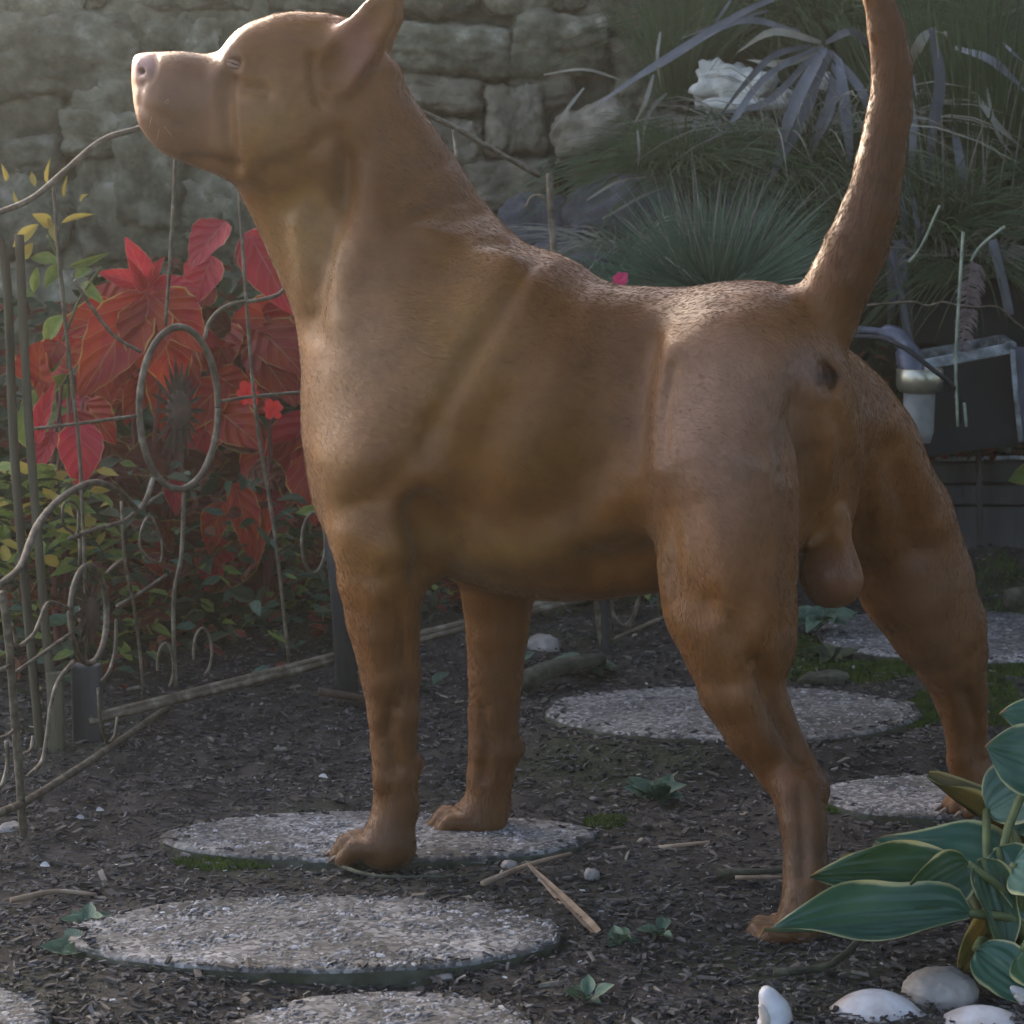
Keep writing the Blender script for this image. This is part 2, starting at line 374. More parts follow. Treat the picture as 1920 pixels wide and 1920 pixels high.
def wall_build():
    for i, (x0, y0, x1, y1, dy, wm) in enumerate(WS):
        Y = WALL_Y + dy
        a = P(x0, y1, Y); b = P(x1, y0, Y); c = (a + b) / 2
        hx, hz = (b[0] - a[0]) / 2 * 1.05, (b[2] - a[2]) / 2 * 1.10
        me = rock_mesh('stone', hx, 0.09, hz, i + 1, M['rock_warm'] if wm else M['rock'], n=22, rough=rng.uniform(.12, .2), power=rng.uniform(6, 10.0), fine=0.09)
        o = link('stone', me, None); o.parent = wall; o.matrix_parent_inverse = Matrix.Translation(wall.location).inverted()
        o.location = tuple(float(v) for v in c + np.array([0, 0.05, 0])); o.rotation_euler = (rng.uniform(-.12, .12), rng.uniform(-.09, .09), rng.uniform(-.14, .14))
    # the courses above the picture and beside it carry on, down to the ground
    k = 100
    def course(xa, xb, z0, z1, warm=0):
        nonlocal k
        x = xa
        while x < xb:
            w = rng.uniform(0.16, 0.34)
            me = rock_mesh('stone', w / 2 * 1.02, 0.09, (z1 - z0) / 2 * 1.05, k, M['rock'], n=6, power=4.5); k += 1
            o = link('stone', me, None); o.parent = wall; o.matrix_parent_inverse = Matrix.Translation(wall.location).inverted()
            o.location = (x + w / 2, WALL_Y + 0.05 + rng.uniform(-.02, .02), (z0 + z1) / 2); x += w
    for r in range(6): course(-2.6, -0.62, 0.06 + r * 0.165, 0.22 + r * 0.165)
    mb = MB(); mb.box((-0.45, WALL_Y + 0.125, 0.55), (2.6, 0.10, 0.55)); mb.build('core', M['mortar'], wall)
wall_build()

# ---------------------------------------------------------------- planted bank on the right, rising behind the grasses
def bank():
    n, m = 40, 40; V = []; F = []
    for j in range(m + 1):
        for i in range(n + 1):
            x = 0.12 + (1.9 - 0.12) * i / n; t = j / m; y = 3.98 + 0.55 * t
            e = min(1.0, max(0.0, (x - 0.12) / 0.18)); e = e * e * (3 - 2 * e)
            z = 0.10 + (0.98 * t ** 0.8) * e - (1 - e) * 0.1 + 0.035 * fbm((x, y, 2), 4, 6)
            V.append((x, y, z))
    for j in range(m):
        for i in range(n):
            a = j * (n + 1) + i; F.append((a, a + 1, a + n + 2, a + n + 1))
    me = bpy.data.meshes.new('planted_bank'); me.from_pydata(V, [], F); me.update(); me.materials.append(M['bank']); me.shade_smooth()
    tag(link('planted_bank', me), 'dark planted bank behind the grasses', kind='structure')
bank()
# ---------------------------------------------------------------- more materials
M['iron'] = pmat('weathered_wrought_iron', [(0.3, (0.045, 0.033, 0.022)), (0.52, (0.115, 0.088, 0.058)), (0.75, (0.27, 0.235, 0.18))], scale=60, rough=0.6, bstr=0.4, bdist=0.001, spec=0.4, metal=0.35)
M['rust'] = pmat('rusty_iron', [(0.3, (0.03, 0.02, 0.015)), (0.6, (0.085, 0.05, 0.032)), (0.8, (0.14, 0.10, 0.075))], scale=50, rough=0.75, bstr=0.5, bdist=0.001)
M['oldwood'] = pmat('grey_weathered_wood', [(0.3, (0.035, 0.028, 0.016)), (0.55, (0.085, 0.07, 0.042)), (0.8, (0.17, 0.145, 0.095))], scale=30, rough=0.85, bstr=0.7, bdist=0.002, stretch=(1, 1, 0.12))
M['darkwood'] = pmat('dark_wet_wood', [(0.3, (0.018, 0.017, 0.017)), (0.6, (0.05, 0.048, 0.045)), (0.8, (0.09, 0.085, 0.08))], scale=30, rough=0.8, bstr=0.6, bdist=0.002, stretch=(1, 1, 0.12))
M['chip'] = pmat('wood_chip', [(0.3, (0.16, 0.10, 0.06)), (0.6, (0.30, 0.21, 0.14)), (0.8, (0.42, 0.33, 0.24))], scale=40, rough=0.8, bstr=0.5, bdist=0.001, rand=0.3)
M['bark'] = pmat('mossy_bark', [(0.3, (0.025, 0.024, 0.015)), (0.6, (0.07, 0.068, 0.045)), (0.8, (0.13, 0.125, 0.09))], scale=45, rough=0.9, bstr=0.9, bdist=0.004)
M['black_plastic'] = pmat('black_plastic', [(0.3, (0.006, 0.007, 0.008)), (0.6, (0.010, 0.012, 0.013)), (0.85, (0.03, 0.033, 0.035))], scale=9, rough=0.6, bstr=0.2, bdist=0.002, spec=0.25)
M['pale_rim'] = pmat('dusty_pale_rim', [(0.35, (0.05, 0.055, 0.05)), (0.52, (0.20, 0.21, 0.21)), (0.7, (0.42, 0.44, 0.45))], scale=40, rough=0.7, bstr=0.4)
M['brass'] = pmat('tarnished_metal', [(0.3, (0.20, 0.18, 0.13)), (0.6, (0.36, 0.33, 0.25)), (0.8, (0.5, 0.47, 0.4))], scale=14, rough=0.32, bstr=0.1, metal=0.8, spec=0.5)
M['frosted'] = pmat('dusty_grey_plastic', [(0.3, (0.13, 0.13, 0.12)), (0.7, (0.26, 0.26, 0.24))], scale=20, rough=0.5, bstr=0.1)
M['blue_plastic'] = pmat('blue_grey_plastic', [(0.3, (0.035, 0.038, 0.055)), (0.7, (0.085, 0.09, 0.125))], scale=10, rough=0.35, bstr=0.05, spec=0.5)
M['rubber'] = pmat('black_rubber', [(0.3, (0.006, 0.006, 0.007)), (0.7, (0.02, 0.02, 0.022))], scale=30, rough=0.5, bstr=0.1)
M['reed'] = pmat('dry_reed', [(0.3, (0.08, 0.10, 0.06)), (0.5, (0.20, 0.23, 0.16)), (0.7, (0.36, 0.38, 0.29))], scale=30, rough=0.6, bstr=0.3, bdist=0.0006)
M['plume'] = pmat('dry_seed_plume', [(0.3, (0.10, 0.075, 0.07)), (0.7, (0.24, 0.18, 0.17))], scale=60, rough=0.9, bstr=0.3, transl=0.2)
M['shell'] = pmat('bleached_shell', [(0.34, (0.26, 0.20, 0.16)), (0.5, (0.42, 0.39, 0.38)), (0.68, (0.55, 0.54, 0.56))], scale=16, rough=0.45, bstr=0.25, bdist=0.001, spec=0.5)
M['shell_in'] = pmat('shell_lip', [(0.3, (0.36, 0.25, 0.17)), (0.6, (0.55, 0.47, 0.40)), (0.8, (0.72, 0.68, 0.63))], scale=18, rough=0.35, bstr=0.1, spec=0.5)
M['taupe_stone'] = pmat('smooth_taupe_stone', [(0.3, (0.14, 0.12, 0.10)), (0.6, (0.24, 0.21, 0.185)), (0.8, (0.30, 0.275, 0.25))], scale=14, rough=0.6, bstr=0.15, bdist=0.001)
M['stem'] = pmat('plant_stem', [(0.3, (0.05, 0.06, 0.02)), (0.7, (0.12, 0.14, 0.05))], scale=40, rough=0.6, bstr=0.2, bdist=0.0005)
M['redstem'] = pmat('red_stem', [(0.3, (0.07, 0.02, 0.02)), (0.7, (0.16, 0.05, 0.04))], scale=40, rough=0.6, bstr=0.2, bdist=0.0005)
M['coleus'] = leaf_mat('coleus_leaf', (0.34, 0.020, 0.032), (0.42, 0.055, 0.018), (0.50, 0.30, 0.09), mw=0.035, tr=0.5, vein=(0.40, 0.15, 0.07), veinw=0.035, rand=0.25, ribs=5, ribstr=0.5)
M['coleus_top'] = leaf_mat('coleus_young_leaf', (0.42, 0.020, 0.046), (0.48, 0.034, 0.040), (0.56, 0.26, 0.14), mw=0.03, tr=0.48, vein=(0.44, 0.11, 0.09), veinw=0.03, rand=0.15, ribs=5, ribstr=0.4)
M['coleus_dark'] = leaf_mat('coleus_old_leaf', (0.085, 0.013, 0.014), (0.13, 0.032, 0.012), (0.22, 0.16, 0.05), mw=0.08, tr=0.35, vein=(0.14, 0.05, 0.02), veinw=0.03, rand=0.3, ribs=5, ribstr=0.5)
M['green'] = leaf_mat('fresh_green_leaf', (0.12, 0.17, 0.035), (0.20, 0.24, 0.055), (0.30, 0.31, 0.10), mw=0.08, tr=0.45, rand=0.3)
M['yellow'] = leaf_mat('yellowing_leaf', (0.42, 0.36, 0.07), (0.46, 0.30, 0.07), (0.40, 0.30, 0.12), mw=0.08, tr=0.5, rand=0.2)
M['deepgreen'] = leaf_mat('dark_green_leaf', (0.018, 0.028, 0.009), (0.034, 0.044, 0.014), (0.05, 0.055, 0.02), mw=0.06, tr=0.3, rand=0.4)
M['bluegreen'] = leaf_mat('blue_green_weed', (0.05, 0.095, 0.06), (0.09, 0.14, 0.09), (0.13, 0.18, 0.12), mw=0.08, tr=0.3, rand=0.3)
M['hosta'] = leaf_mat('hosta_leaf', (0.030, 0.088, 0.052), (0.060, 0.130, 0.082), (0.42, 0.39, 0.18), mw=0.085, tip=(0.20, 0.11, 0.04), tr=0.3, rough=0.42, rand=0.2, ribs=0.0, ribstr=0.0, spec=0.45)
M['hosta_brown'] = leaf_mat('hosta_browning_leaf', (0.05, 0.06, 0.018), (0.14, 0.09, 0.02), (0.34, 0.27, 0.10), mw=0.12, tr=0.35, rough=0.5, rand=0.2, ribstr=0.0)
M['fescue'] = pmat('blue_fescue', [(0.3, (0.055, 0.095, 0.058)), (0.6, (0.100, 0.155, 0.100)), (0.85, (0.17, 0.22, 0.16))], scale=8, rough=0.6, bstr=0, rand=0.0, transl=0.25)
M['grass'] = pmat('long_green_grass', [(0.3, (0.035, 0.060, 0.022)), (0.6, (0.065, 0.098, 0.038)), (0.85, (0.13, 0.15, 0.07))], scale=9, rough=0.6, bstr=0, transl=0.3)
M['dry'] = pmat('dry_grass', [(0.3, (0.13, 0.12, 0.09)), (0.6, (0.25, 0.24, 0.19)), (0.8, (0.40, 0.40, 0.36))], scale=9, rough=0.7, bstr=0, transl=0.25)
M['strap'] = pmat('purple_grey_strap_leaf', [(0.3, (0.060, 0.062, 0.068)), (0.55, (0.115, 0.118, 0.13)), (0.8, (0.22, 0.22, 0.24))], scale=14, rough=0.55, bstr=0.5, bdist=0.0015, bscale=60, rand=0.3, transl=0.15, stretch=(1, 1, 0.3))
M['moss'] = pmat('green_moss', [(0.3, (0.025, 0.042, 0.008)), (0.7, (0.075, 0.110, 0.018))], scale=30, rough=0.9, bstr=0, transl=0.2)
M['petal_red'] = pmat('vivid_red_petal', [(0.3, (0.75, 0.030, 0.035)), (0.7, (0.85, 0.07, 0.05))], scale=20, rough=0.5, bstr=0, transl=0.5)
M['petal_pink'] = pmat('hot_pink_petal', [(0.3, (0.70, 0.03, 0.14)), (0.7, (0.85, 0.10, 0.24))], scale=20, rough=0.5, bstr=0, transl=0.4)
M['white_bit'] = pmat('white_petal_or_grit', [(0.3, (0.22, 0.21, 0.19)), (0.7, (0.38, 0.38, 0.37))], scale=20, rough=0.6, bstr=0)

# ---------------------------------------------------------------- leaves
def leaf_mesh(name, mat, kind='ovate', curl=0.15, cup=0.12, nu=6, nv=12, serr=0.0, wav=0.0, twist=0.0, seed=0):
    V = []; F = []; UV = []
    for j in range(nv + 1):
        v = j / nv
        if kind == 'ovate': w = math.sin(math.pi * v ** 0.72) ** 0.85 * (1 - 0.12 * v)
        elif kind == 'lance': w = math.sin(math.pi * v ** 0.85) ** 1.0
        elif kind == 'hosta': w = math.sin(math.pi * min(1, v ** 0.62)) ** 0.72
        else: w = math.sin(math.pi * v) ** 0.6
        if j in (0, nv): w = 0.012
        if serr: w *= 1 + serr * (1 if j % 2 else -1)
        for i in range(nu + 1):
            u = 2 * i / nu - 1
            z = -curl * (v ** 2) + cup * (abs(u) * w) ** 1.4 + wav * math.sin(v * 15 + seed + u * 2) * abs(u) * w + 0.5 * wav * noise.noise(Vector((u * 2, v * 3, seed)))
            x = 0.5 * u * w; a = twist * v
            V.append((x * math.cos(a) - z * math.sin(a), v - 0.35 * curl * v * v, z * math.cos(a) + x * math.sin(a))); UV.append((0.5 + 0.5 * u, v))
    for j in range(nv):
        for i in range(nu):
            a = j * (nu + 1) + i; F.append((a, a + 1, a + nu + 2, a + nu + 1))
    me = bpy.data.meshes.new(name); me.from_pydata(V, [], F); me.update()
    uvl = me.uv_layers.new(name='UVMap')
    for l in me.loops: uvl.data[l.index].uv = UV[l.vertex_index]
    me.materials.append(mat); me.shade_smooth()
    return me
def leaf_matrix(base, tip, width, nrm):
    b = Vector([float(c) for c in base]); t = Vector([float(c) for c in tip]); y = t - b; L = y.length; y.normalize()
    n = Vector([float(c) for c in nrm]); z = n - y * n.dot(y); z = z.normalized() if z.length > 1e-5 else y.orthogonal().normalized()
    x = y.cross(z)
    m = Matrix.Identity(4)
    for r in range(3):
        m[r][0] = x[r] * width; m[r][1] = y[r] * L; m[r][2] = z[r] * L * 0.8; m[r][3] = b[r]
    return m
def leaf(parent, me, base, tip, width, nrm, name='leaf'):
    o = bpy.data.objects.new(name, me); COL.objects.link(o)
    if parent is not None: o.parent = parent; o.matrix_parent_inverse = Matrix.Translation(parent.location).inverted()
    o.matrix_basis = leaf_matrix(base, tip, width, nrm)
    return o
def jit(s): return Vector((rng.uniform(-s, s), rng.uniform(-s, s), rng.uniform(-s, s)))
LM = {k: [leaf_mesh('leaf', M[k], 'ovate', curl=c, cup=0.16, serr=0.03, wav=0.03, seed=i) for i, c in enumerate((0.12, 0.3, 0.45))] for k in ('coleus', 'coleus_top', 'coleus_dark')}
for k in ('green', 'yellow', 'deepgreen', 'bluegreen'):
    LM[k] = [leaf_mesh('leaf', M[k], 'lance', curl=c, cup=0.18, nu=4, nv=8, wav=0.02, seed=i) for i, c in enumerate((0.1, 0.3, 0.5))]

# ---------------------------------------------------------------- coleus behind the fence
def coleus(bx, by, Y, label, key, fill, box, nfill):
    g = P(bx, by, Y); g[2] = ground_z(g[0], Y)
    root = empty('coleus_plant', g, label, 'plant', 'red coleus plants behind the fence')
    mb = MB()
    for (x, y, k, bxx, byy, tx, ty, w, dy) in key:
        base = P(bxx, byy, Y + dy); tip = P(tx, ty, Y + dy - 0.03 - rng.uniform(0, .03))
        leaf(root, rng.choice(LM[k]), base, tip, w * Y / FPX, Vector((rng.uniform(-.3, .3), -1, rng.uniform(.3, .9))))
    tops = []
    for k in range(5):
        tx = rng.uniform(box[0] + 30, box[2] - 30); ty = rng.uniform(box[1], box[1] + 120); t = P(tx, ty, Y + rng.uniform(-.05, .08))
        pts = spline([g, (g * 0.5 + t * 0.5) + np.array([rng.uniform(-.02, .02), 0, 0.02]), t], 5); tops.append(pts)
        s = MB(); s.tube(pts, [0.005 - 0.003 * i / len(pts) for i in range(len(pts))], 6); s.build('stem', M['redstem'], root, smooth=True)
    for k in range(nfill):
        x = rng.uniform(box[0], box[2]); y = rng.uniform(box[1], box[3]); dy = rng.uniform(-0.02, 0.16)
        base = P(x, y, Y + dy); L = rng.uniform(0.06, 0.125)
        a = rng.uniform(-1, 1); d = np.array([math.sin(a * 1.6) * 0.8, -rng.uniform(0.1, .7), rng.uniform(-1.0, 0.35)]); d /= np.linalg.norm(d)
        low = (y - box[1]) / (box[3] - box[1])
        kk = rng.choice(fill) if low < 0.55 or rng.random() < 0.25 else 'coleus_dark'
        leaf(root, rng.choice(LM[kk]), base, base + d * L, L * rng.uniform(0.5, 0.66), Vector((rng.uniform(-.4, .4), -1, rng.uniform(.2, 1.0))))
    return root
C, T, K = 'coleus', 'coleus_top', 'coleus_dark'
coleus(290, 1180, 3.55, 'tall red coleus with large drooping leaves behind the oval ring of the fence',
    [(0, 0, T, 275, 528, 237, 445, 46, -.06), (0, 0, T, 270, 535, 182, 508, 40, -.06), (0, 0, T, 285, 540, 378, 528, 42, -.06), (0, 0, T, 278, 540, 305, 480, 30, -.05), (0, 0, T, 270, 545, 245, 490, 28, -.07),
     (0, 0, C, 272, 552, 142, 752, 120, -.09), (0, 0, C, 285, 552, 395, 655, 105, -.08), (0, 0, C, 280, 560, 262, 705, 110, -.10), (0, 0, C, 240, 600, 205, 745, 95, -.06), (0, 0, C, 300, 600, 335, 760, 100, -.06),
     (0, 0, T, 425, 415, 342, 494, 82, -.05), (0, 0, T, 400, 480, 352, 570, 80, -.02), (0, 0, C, 340, 640, 300, 830, 110, 0), (0, 0, C, 200, 660, 150, 830, 90, .02)],
    [C, C, T], (150, 560, 430, 1040), 44)
coleus(500, 1180, 3.62, 'red coleus hard against the dog\'s chest, partly hidden by its neck',
    [(0, 0, T, 470, 445, 552, 585, 100, -.05), (0, 0, T, 455, 440, 530, 520, 80, -.03), (0, 0, T, 520, 470, 470, 430, 50, -.02), (0, 0, C, 560, 560, 500, 690, 110, -.03), (0, 0, C, 480, 610, 575, 700, 110, -.05), (0, 0, C, 470, 640, 560, 760, 100, -.02),
     (0, 0, C, 440, 905, 485, 1055, 62, -.10), (0, 0, C, 500, 930, 470, 1070, 60, -.08), (0, 0, C, 420, 940, 380, 1040, 60, -.05), (0, 0, C, 570, 850, 590, 990, 80, -.02)],
    [C, C, K, T], (400, 540, 620, 1080), 54)
coleus(110, 1220, 3.42, 'smaller coleus with pinkish red leaves beside the tall fence posts',
    [(0, 0, T, 70, 832, 97, 714, 44, -.06), (0, 0, T, 150, 790, 152, 922, 88, -.08), (0, 0, T, 105, 810, 60, 870, 50, -.04), (0, 0, C, 110, 640, 80, 690, 50, .02), (0, 0, C, 140, 770, 190, 880, 60, -.03), (0, 0, C, 80, 660, 60, 740, 40, .0)],
    [T, C, 'green'], (30, 660, 190, 980), 12)
# bright sunlit petals and the small pink blossom
def petals(name, px, py, Y, r, n, mat, label):
    c = P(px, py, Y); root = empty(name, c, label, 'flower')
    for k in range(n):
        mb = MB(); a = 2 * math.pi * k / n + rng.uniform(-.2, .2); d = Vector((math.cos(a), -0.35, math.sin(a))); sd_ = Vector((-math.sin(a), 0, math.cos(a)))
        R = r * Y / FPX * rng.uniform(.85, 1.15); p0 = Vector([float(q) for q in c])
        pts = [p0 + d * R * t + Vector((0, 0.25 * R * t * t, 0)) for t in (0, .3, .6, .85, 1.0)]; w = [0.12 * R, .5 * R, .72 * R, .62 * R, .2 * R]
        mb.ribbon(pts, w, (0, -1, 0.2), fold=0.28); mb.build('petal', mat, root, smooth=True)
    return root
petals('red_flower', 464, 738, 3.42, 24, 6, M['petal_red'], 'vivid red flower beside the oval fence ring, upper of two')
petals('red_flower', 514, 766, 3.46, 20, 6, M['petal_red'], 'pinkish red flower just right of and below the vivid red one')
petals('pink_flower', 1163, 524, 3.7, 16, 7, M['petal_pink'], 'tiny hot pink flower showing above the dog\'s back')
petals('red_flower', 72, 792, 3.38, 18, 4, M['petal_red'], 'small orange red flower by the tall left fence post')

# ---------------------------------------------------------------- green plant on the left
def twiggy(name, label, stems, Y, leaves, cat='plant', matmap=None):
    g = P(*stems[0][0], Y); root = empty(name, (g[0], Y, ground_z(g[0], Y)), label, cat)
    for s in stems:
        mb = MB(); mb.tube([P(x, y, Y) for x, y in spline_px(s)], 0.0022, 5); mb.build('stem', M['stem'], root, smooth=True)
    for (k, bx, by, tx, ty, w) in leaves:
        leaf(root, rng.choice(LM[k]), P(bx, by, Y + rng.uniform(-.02, .02)), P(tx, ty, Y - rng.uniform(0, .03)), w * Y / FPX, Vector((rng.uniform(-.5, .5), -1, rng.uniform(-.2, .8))))
    return root
def spline_px(s): return [tuple(q) for q in spline([(*p, 0) for p in s], 4)] and [(q[0], q[1]) for q in spline([(*p, 0) for p in s], 4)]
twiggy('leafy_plant', 'tall slender plant with yellow and green leaves by the left edge', [[(118, 1200), (128, 900), (126, 650), (112, 490), (92, 400)], [(118, 640), (150, 560), (190, 500)], [(112, 490), (90, 440)]], 3.45,
    [('yellow', 98, 425, 62, 400, 26), ('yellow', 100, 425, 72, 408, 20), ('yellow', 105, 420, 98, 450, 22), ('yellow', 115, 418, 178, 395, 12), ('yellow', 62, 455, 28, 500, 22), ('yellow', 72, 420, 20, 465, 24), ('green', 112, 492, 52, 480, 26),
     ('green', 112, 495, 82, 540, 26), ('green', 70, 500, 60, 560, 18), ('green', 40, 545, 66, 555, 16), ('green', 155, 530, 190, 565, 24), ('green', 130, 500, 200, 480, 16), ('green', 140, 520, 170, 500, 20), ('green', 120, 590, 70, 650, 34),
     ('green', 120, 660, 50, 720, 30), ('green', 125, 700, 60, 760, 26), ('yellow', 90, 345, 88, 300, 9), ('yellow', 120, 370, 122, 330, 8), ('yellow', 66, 350, 58, 320, 12), ('yellow', 40, 385, 20, 360, 9), ('yellow', 12, 340, 8, 310, 10), ('yellow', 152, 378, 158, 360, 9),
     ('green', 110, 900, 75, 880, 40), ('yellow', 115, 880, 70, 900, 36), ('green', 140, 960, 135, 1010, 34), ('green', 100, 1010, 60, 1030, 24), ('green', 150, 930, 190, 960, 22)])

# ---------------------------------------------------------------- low growth behind and under the fence: too many leaves to count
def leaf_mass(name, label, boxes, mats, n, size, seed, cat=None):
    r_ = random.Random(seed)
    V = []; F = []; UV = []; MI = []; ml = list(mats)
    for _ in range(n):
        x0, y0, x1, y1, Ya, Yb = r_.choice(boxes)
        c = P(r_.uniform(x0, x1), r_.uniform(y0, y1), r_.uniform(Ya, Yb)); g = ground_z(c[0], c[1])
        if c[2] < g + 0.004: c[2] = g + r_.uniform(0.004, 0.03)
        L = r_.uniform(*size); a = r_.uniform(0, 6.28); d = Vector((math.cos(a), math.sin(a) * .7 - .3, r_.uniform(-.5, .7))).normalized()
        nn = Vector((r_.uniform(-.6, .6), r_.uniform(-1, .2), r_.uniform(.1, 1))); m = leaf_matrix(c, Vector([float(q) for q in c]) + d * L, L * r_.uniform(.35, .6), nn)
        b = len(V); k = r_.randrange(len(ml))
        for v, w in ((0, .05), (.3, .85), (.65, .8), (1, .03)):
            for u in (-1, 0, 1):
                V.append(tuple(m @ Vector((.5 * u * w, v, .12 * abs(u) * w - .25 * v * v)))); UV.append((.5 + .5 * u, v))
        for j in range(3):
            for i in range(2):
                q = b + j * 3 + i; F.append((q, q + 1, q + 4, q + 3)); MI.append(k)
    me = bpy.data.meshes.new(name); me.from_pydata(V, [], F); me.update(); uvl = me.uv_layers.new(name='UVMap')
    for l in me.loops: uvl.data[l.index].uv = UV[l.vertex_index]
    for k in ml: me.materials.append(M[k])
    me.polygons.foreach_set('material_index', MI); me.shade_smooth()
    return tag(link(name, me), label, cat, kind='stuff')
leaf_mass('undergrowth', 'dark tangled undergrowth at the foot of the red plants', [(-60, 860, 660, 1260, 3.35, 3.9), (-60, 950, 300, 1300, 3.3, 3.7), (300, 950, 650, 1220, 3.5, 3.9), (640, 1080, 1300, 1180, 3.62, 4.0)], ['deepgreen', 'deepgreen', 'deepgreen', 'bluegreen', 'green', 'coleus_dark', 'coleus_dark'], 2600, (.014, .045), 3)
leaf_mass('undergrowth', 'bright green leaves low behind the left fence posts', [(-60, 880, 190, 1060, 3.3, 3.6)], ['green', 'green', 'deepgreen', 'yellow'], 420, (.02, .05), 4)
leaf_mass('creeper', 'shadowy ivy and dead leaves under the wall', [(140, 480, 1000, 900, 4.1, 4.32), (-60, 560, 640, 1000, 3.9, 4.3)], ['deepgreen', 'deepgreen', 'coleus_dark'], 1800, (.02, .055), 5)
# ---------------------------------------------------------------- ornamental wire fence
class Plane:
    """vertical plane through two ground points"""
    def __init__(s, a, b):
        s.a = np.array([a[0], a[1], 0.0]); t = np.array([b[0] - a[0], b[1] - a[1], 0.0]); s.t = t / np.linalg.norm(t); s.n = np.array([s.t[1], -s.t[0], 0.0])
        if s.n[1] > 0: s.n = -s.n
    def at(s, px, py, off=0.0):
        d = ray(px, py); o = np.array([0, 0, CAM_H]); t = ((s.a + s.n * off - o) @ s.n) / (d @ s.n); return o + d * t
PB = Plane((-0.553, 3.08), (0.124, 3.50)); PA = Plane((-0.517, 2.71), (-0.425, 3.38)); PC = Plane((0.124, 3.50), (0.62, 3.62))
def wire(parent, plane, pts, r, name='scroll', mat='iron', off=0.0, flat=False, n=6):
    w = [plane.at(x, y, off) for x, y, *_ in spline([(*p, 0) for p in pts], n)] if len(pts) > 2 else [plane.at(x, y, off) for x, y in pts]
    mb = MB(); n_ = len(w); r = r * (0.78 if mat == 'iron' else 1.0)
    mb.tube(w, [r * (1 + .10 * noise.noise(Vector([float(c) * 60 for c in q]))) for q in w], 7); return mb.build(name, M[mat], parent, smooth=True)
def ellipse_px(cx, cy, rx, ry, n=28, rot=0, a0=0, a1=360):
    out = []
    for i in range(n + 1):
        a = math.radians(a0 + (a1 - a0) * i / n); x, y = rx * math.cos(a), ry * math.sin(a); c, s_ = math.cos(rot), math.sin(rot)
        out.append((cx + x * c - y * s_, cy + x * s_ + y * c))
    return out
fb = empty('fence_panel', (-0.2, 3.29, 0.0), 'arched wire fence panel with a big oval ring and sunflower before the red plants', 'fence', 'ornamental wire fence')
wire(fb, PB, [(-70, 425), (0, 398), (60, 372), (120, 322), (190, 264), (262, 240), (400, 190), (560, 168), (720, 185), (830, 228), (920, 278), (1012, 330)], 0.0048, 'arch_rail')
wire(fb, PB, [(325, 205), (328, 300), (320, 470), (310, 610)], 0.0030, 'bar')
wire(fb, PB, [(437, 185), (450, 390), (478, 760), (515, 1000), (542, 1240)], 0.0030, 'bar')
wire(fb, PB, [(100, 345), (113, 520), (140, 760), (152, 900), (165, 1250)], 0.0030, 'bar')
wire(fb, PB, [(345, 925), (340, 1040), (325, 1130), (330, 1290)], 0.0034, 'bar')
wire(fb, PB, [(650, 180), (690, 600), (720, 1215)], 0.0030, 'bar'); wire(fb, PB, [(850, 240), (900, 700), (935, 1150)], 0.0030, 'bar')
wire(fb, PB, [(1030, 325), (1040, 480), (1090, 900), (1132, 1232)], 0.0062, 'post')
wire(fb, PB, [(-30, 410), (10, 500), (30, 900), (82, 1470)], 0.0056, 'post', 'oldwood'); 
wire(fb, PB, [(36, 440), (44, 620), (62, 900), (110, 1460)], 0.0056, 'post', 'oldwood', off=0.01)
wire(fb, PB, [(168, 1345), (300, 1312), (640, 1226), (870, 1168), (1105, 1112)], 0.0060, 'bottom_rail')
o = wire(fb, PB, [(168, 1354), (640, 1236), (1105, 1120)], 0.0060, 'bottom_rail', off=0.004)
wire(fb, PB, ellipse_px(335, 765, 74, 152, 36), 0.0056, 'ring')
wire(fb, PB, [(64, 804), (150, 794), (255, 780)], 0.0028, 'crossbar'); wire(fb, PB, [(415, 752), (480, 743), (600, 732), (760, 715)], 0.0028, 'crossbar')
wire(fb, PB, [(382, 640), (395, 600), (430, 572), (490, 562), (525, 550), (545, 520)], 0.0034); wire(fb, PB, [(265, 660), (215, 630), (175, 580), (140, 525)], 0.0030)
wire(fb, PB, [(288, 895), (275, 935), (262, 955)], 0.0044); wire(fb, PB, ellipse_px(588, 1018, 22, 56, 20), 0.0028, 'small_ring')
wire(fb, PB, ellipse_px(380, 1222, 17, 44, 16, 0, -200, 80), 0.0024); wire(fb, PB, ellipse_px(310, 1250, 15, 44, 16, 0, -190, 60), 0.0024)
wire(fb, PB, [(300, 1000), (282, 968), (266, 990), (265, 1030), (300, 1055), (302, 1010), (285, 1000)], 0.0022)
# sunflower in the ring
c = PB.at(335, 770)
me = rock_mesh('sunflower', 0.016, 0.008, 0.026, 55, M['rust'], n=6, rough=0.05, power=2.0, fine=0.1); sf = link('sunflower', me, fb); sf.location = tuple(c)
for k in range(22):
    a = 2 * math.pi * k / 22; r0, r1 = 0.22, rng.uniform(0.62, 0.92)
    pts = [PB.at(335 + 60 * r * math.cos(a), 770 + 128 * r * math.sin(a), -0.004 + 0.006 * (k % 2)) for r in (r0, (r0 + r1) / 2, r1)]
    p = MB(); p.ribbon(pts, [0.003, 0.0065, 0.0015], (-PB.n[0] * 0 + float(PB.n[0]), float(PB.n[1]), 0), fold=0.12); p.build('petal', M['rust'], sf)
# stake beside the panel
st = empty('wooden_stake', PB.at(648, 1300), 'dark weathered stake standing beside the dog\'s near foreleg', 'stake')
w = [PB.at(622, 960, .03), PB.at(640, 1140, .03), PB.at(652, 1306, .03)]; mb = MB(); mb.tube(w, [.012, .013, .014], 8); mb.build('shaft', M['darkwood'], st, smooth=True)
w = [PB.at(598, 1296, .04), PB.at(690, 1312, .05)]; mb = MB(); mb.tube(w, [.006, .006], 6); mb.build('foot', M['rust'], st, smooth=True)

